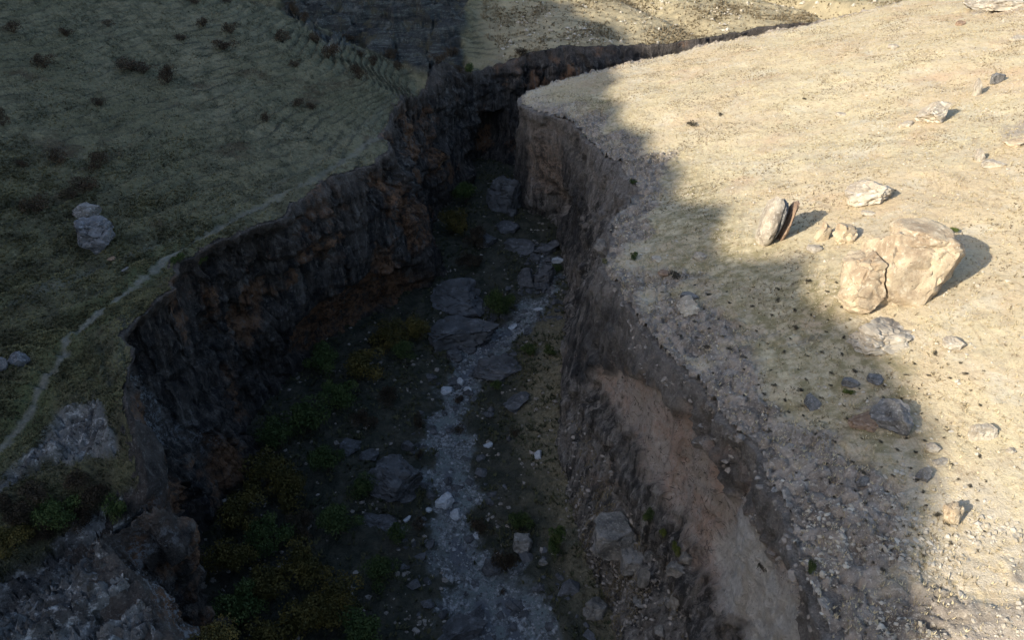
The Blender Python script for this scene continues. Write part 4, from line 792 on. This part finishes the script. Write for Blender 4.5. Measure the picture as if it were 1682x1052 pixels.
# low dark tussocks on the shaded right slope
rs = np.random.RandomState(5); TUS = []
for i in range(1400):
    u, v = rs.uniform(1040, 1640), rs.uniform(430, 930); P = [(1080, 470), (1390, 450), (1400, 540), (1620, 600), (1650, 900), (1440, 930), (1320, 800), (1230, 670), (1120, 560)]
    if not inpoly(np.array([u]), np.array([v]), P)[0] or rs.rand() > (.9 if u < 1540 else .35): continue
    if any((u - a) ** 2 + ((v - b) * 1.4) ** 2 < 24 ** 2 for a, b in TUS): continue
    TUS.append((u, v))
    if len(TUS) >= 170: break
for (u, v) in TUS:
    w = rs.choice([8, 10, 12, 16], p=[.35, .35, .2, .1]) * (v / 650) ** .3; lb = 'low dark tussock among those along the sunlit side of the shadow edge' if u > 1500 else 'low dark tussock among those near the rim above the pink scar' if u < 1270 and v > 560 else 'low dark tussock among those around the grey shaded boulders' if v > 590 else 'low dark tussock among those between the rim and cracked boulder'
    e = plant(u, v, w, w * .5, 'dry', lb, 'tussock', 'dark tussocks on the right slope', 'tussock')

# ------------------------------------------------------------------ loose stones and grass nobody could count
def sample(obs, n, dens, seed):
    rs = np.random.RandomState(seed); out = []
    for ob in obs:
        me = ob.data; V = np.empty(len(me.vertices) * 3, np.float32); me.vertices.foreach_get('co', V); V = V.reshape(-1, 3)
        F = np.empty(len(me.loops), np.int32); me.loops.foreach_get('vertex_index', F); F = F.reshape(-1, 4); a, b, c, d = (V[F[:, i]] for i in range(4))
        ar = .5 * np.linalg.norm(np.cross(c - a, d - b), axis=1); P = (a + b + c + d) / 4; w = ar * dens(P); out.append((P, w, a, b, c, d))
    W_ = np.concatenate([o[1] for o in out]); A_ = [np.concatenate([o[k] for o in out]) for k in (2, 3, 4, 5)]
    i = rs.choice(len(W_), n, p=W_ / W_.sum()); s_, t_ = rs.rand(n, 1), rs.rand(n, 1)
    return (A_[0][i] * (1 - s_) + A_[1][i] * s_) * (1 - t_) + (A_[3][i] * (1 - s_) + A_[2][i] * s_) * t_
def stones(name, label, obs, n, dens, seed, lo, hi, mat, powr=3.):
    P = sample(obs, n, dens, seed); rs = np.random.RandomState(seed + 1); V0, F0 = ICO[1]
    sh = [V0 * (1 + .28 * np.random.RandomState(k).normal(size=(len(V0), 1))) for k in range(12)]; F0 = F0[:]; 
    s_ = lo + (hi - lo) * rs.rand(n) ** powr; k = rs.randint(0, 12, n); Vb = np.stack(sh)[k] * (s_[:, None] * np.stack([rs.uniform(.8, 1.3, n), rs.uniform(.7, 1.1, n), rs.uniform(.45, .8, n)], 1))[:, None, :]
    an = rs.uniform(0, 6.28, n); c, s1 = np.cos(an)[:, None], np.sin(an)[:, None]; Vb = np.stack([Vb[..., 0] * c - Vb[..., 1] * s1, Vb[..., 0] * s1 + Vb[..., 1] * c, Vb[..., 2]], -1) + P[:, None]
    F = F0[None] + (np.arange(n) * len(V0))[:, None, None]; me = mesh_np(name, Vb.reshape(-1, 3), F.reshape(-1, 3), mat, False); o = bpy.data.objects.new(name, me); COL.objects.link(o); tag(o, label, None, None, 'stuff'); return o
def tufts(name, label, obs, n, dens, seed, lo, hi, mat, blades=5, wid=.16):
    P = sample(obs, n, dens, seed); rs = np.random.RandomState(seed + 1); s_ = lo + (hi - lo) * rs.rand(n) ** 1.6; m = n * blades; i = np.repeat(np.arange(n), blades)
    an = rs.uniform(0, 6.28, m); le = rs.uniform(.25, .9, m); d = np.stack([np.cos(an) * le, np.sin(an) * le, rs.uniform(.5, 1, m)], 1) * s_[i][:, None]; t = np.stack([-np.sin(an), np.cos(an), 0 * an], 1) * (s_[i] * wid)[:, None]; b = P[i] - [0, 0, .03] + d * [.15, .15, 0]
    V = np.stack([b - t, b + t, b + d * [1, 1, .95]], 1).reshape(-1, 3); F = np.arange(3 * m).reshape(-1, 3); me = mesh_np(name, V, F, mat, False); o = bpy.data.objects.new(name, me); COL.objects.link(o); tag(o, label, None, None, 'stuff'); return o
O = bpy.data.objects; one = lambda P: np.ones(len(P))
def vis(P, m=40):
    u, v = proj(P[:, 0], P[:, 1], P[:, 2]); return ((u > -m) & (u < PW + m) & (v > -m) & (v < PH + m)) * 1.
def clump(P, f, lo, hi, s=0): return sstep(lo, hi, fbm(P[:, 0] * f + s, P[:, 1] * f, s, 4))
M_SP = mat_flat('loose_stone_pale', (.30, .255, .19), (.47, .42, .34), 1.7); M_SR = mat_flat('rubble_stone', (.27, .235, .18), (.42, .375, .305), 1.2); M_SG = mat_flat('cobble_grey', (.06, .062, .06), (.24, .245, .245), 1.7); M_SK = mat_flat('rubble_grey', (.12, .105, .09), (.24, .21, .18), 1.9)
M_TD = mat_flat('dry_tuft', (.34, .275, .165), (.48, .405, .26), .8); M_TK = mat_flat('dark_tuft', (.13, .10, .06), (.24, .19, .115), .7); M_TG = mat_flat('green_tuft', (.064, .066, .042), (.195, .18, .116), .35); M_TN = mat_flat('olive_tuft', (.05, .047, .024), (.135, .122, .06), .35); M_TB = mat_flat('scrub_tuft', (.03, .035, .018), (.075, .07, .035), .5)
RH, LH = O['right_hillside'], O['left_hillside']; cl = [o for o in O if o.name.startswith('cliff') and o.type == 'MESH']
stones('loose_stones', 'small pale stones scattered over the dry right slope', [RH], 9000, lambda P: vis(P) * (.12 + clump(P, .12, .0, .5)), 41, .03, .2, M_SP, 5.)
stones('rubble', 'stony rubble along the bare lower right slope', [RH], 2200, lambda P: vis(P) * pixmask(P[:, 0], P[:, 1], P[:, 2], GRAVEL_R, 30, 25, .2) * (.1 + clump(P, .3, -.1, .4, 3)), 42, .035, .22, M_SR, 5.)
tufts('dry_grass', 'tufts of short straw-coloured grass on the right slope', [RH], 62000, lambda P: vis(P) * (.5 + clump(P, .2, -.2, .4, 5)), 43, .10, .32, M_TD)
tufts('dark_grass', 'sparse darker grass tufts on the right slope', [RH], 16000, lambda P: vis(P) * (.06 + clump(P, .1, .0, .4, 8)) * 1., 44, .12, .34, M_TK)
tufts('lower_hillside_grass', 'darker tufted grass on the lower left hillside', [LH], 38000, lambda P: vis(P) * (.3 + clump(P, .2, -.3, .4, 9)) * sstep(105, 70, P[:, 1] + 14 * fbm(P[:, 0] * .05, P[:, 1] * .05, 3, 3)), 55, .12, .38, M_TN, 5, .2)
tufts('hillside_grass', 'rough green grass on the shaded left hillside', [LH], 45000, lambda P: vis(P) * (.3 + clump(P, .2, -.3, .4, 9)) * (P[:, 1] < 175) * sstep(62, 110, P[:, 1] + 14 * fbm(P[:, 0] * .05, P[:, 1] * .05, 3, 3)), 45, .12, .34, M_TG, 5, .2)
stones('cobbles', 'grey and white cobbles of the dry stream bed', [O['stream_bed']], 13000, lambda P: vis(P) * (.2 + clump(P, .35, -.1, .4, 2)), 46, .04, .28, M_SG, 6.)
tufts('far_hillside_grass', 'dry grass and low scrub on the far hillside', [O['far_hillside']], 16000, lambda P: vis(P) * (.15 + clump(P, .06, -.1, .4, 41)), 57, .2, .8, M_TK, 5, .2)
stones('far_stones', 'scattered stones on the far hillside', [O['far_hillside']], 1200, lambda P: vis(P) * (.1 + clump(P, .08, .1, .4, 44)), 58, .1, .7, M_SP, 4.)
stones('stream_boulders', 'small dark boulders strewn along the dry stream bed', [O['stream_bed'], O['gorge_ground']], 520, lambda P: vis(P) * sstep(6, 1, streamd(P[:, 0], P[:, 1])) * (.15 + clump(P, .12, -.05, .3, 31)) * (1 + 3 * sstep(105, 120, P[:, 1])), 56, .2, 1.0, M_BD, 2.2)
stones('gorge_rubble', 'scattered stones among scrub on the gorge ground', [O['gorge_ground']], 5000, lambda P: vis(P) * (.1 + clump(P, .2, .1, .5, 12)), 47, .05, .4, M_SK, 3.)
tufts('gorge_scrub', 'low dark scrub and grass on the gorge ground', [O['gorge_ground']], 26000, lambda P: vis(P) * (.15 + clump(P, .15, -.2, .35, 15)), 48, .2, .7, M_TB, 6, .2)
stones('wall_rubble', 'broken rock lying on ledges and slopes of the right wall', [cl[2]], 3200, lambda P: vis(P) * (sstep(-57, -62, P[:, 2]) * .8 + sstep(-43, -41, P[:, 2]) * .5) * sstep(80, 65, P[:, 1]) * (.15 + clump(P, .4, 0, .4, 21)), 49, .05, .32, M_SK, 4.5)
tufts('wall_grass', 'dry brown grass growing on the slope under the right wall', [cl[2]], 6000, lambda P: vis(P) * sstep(-58, -63, P[:, 2]) * sstep(90, 60, P[:, 1]) * clump(P, .25, -.1, .3, 25), 50, .15, .4, M_TK)
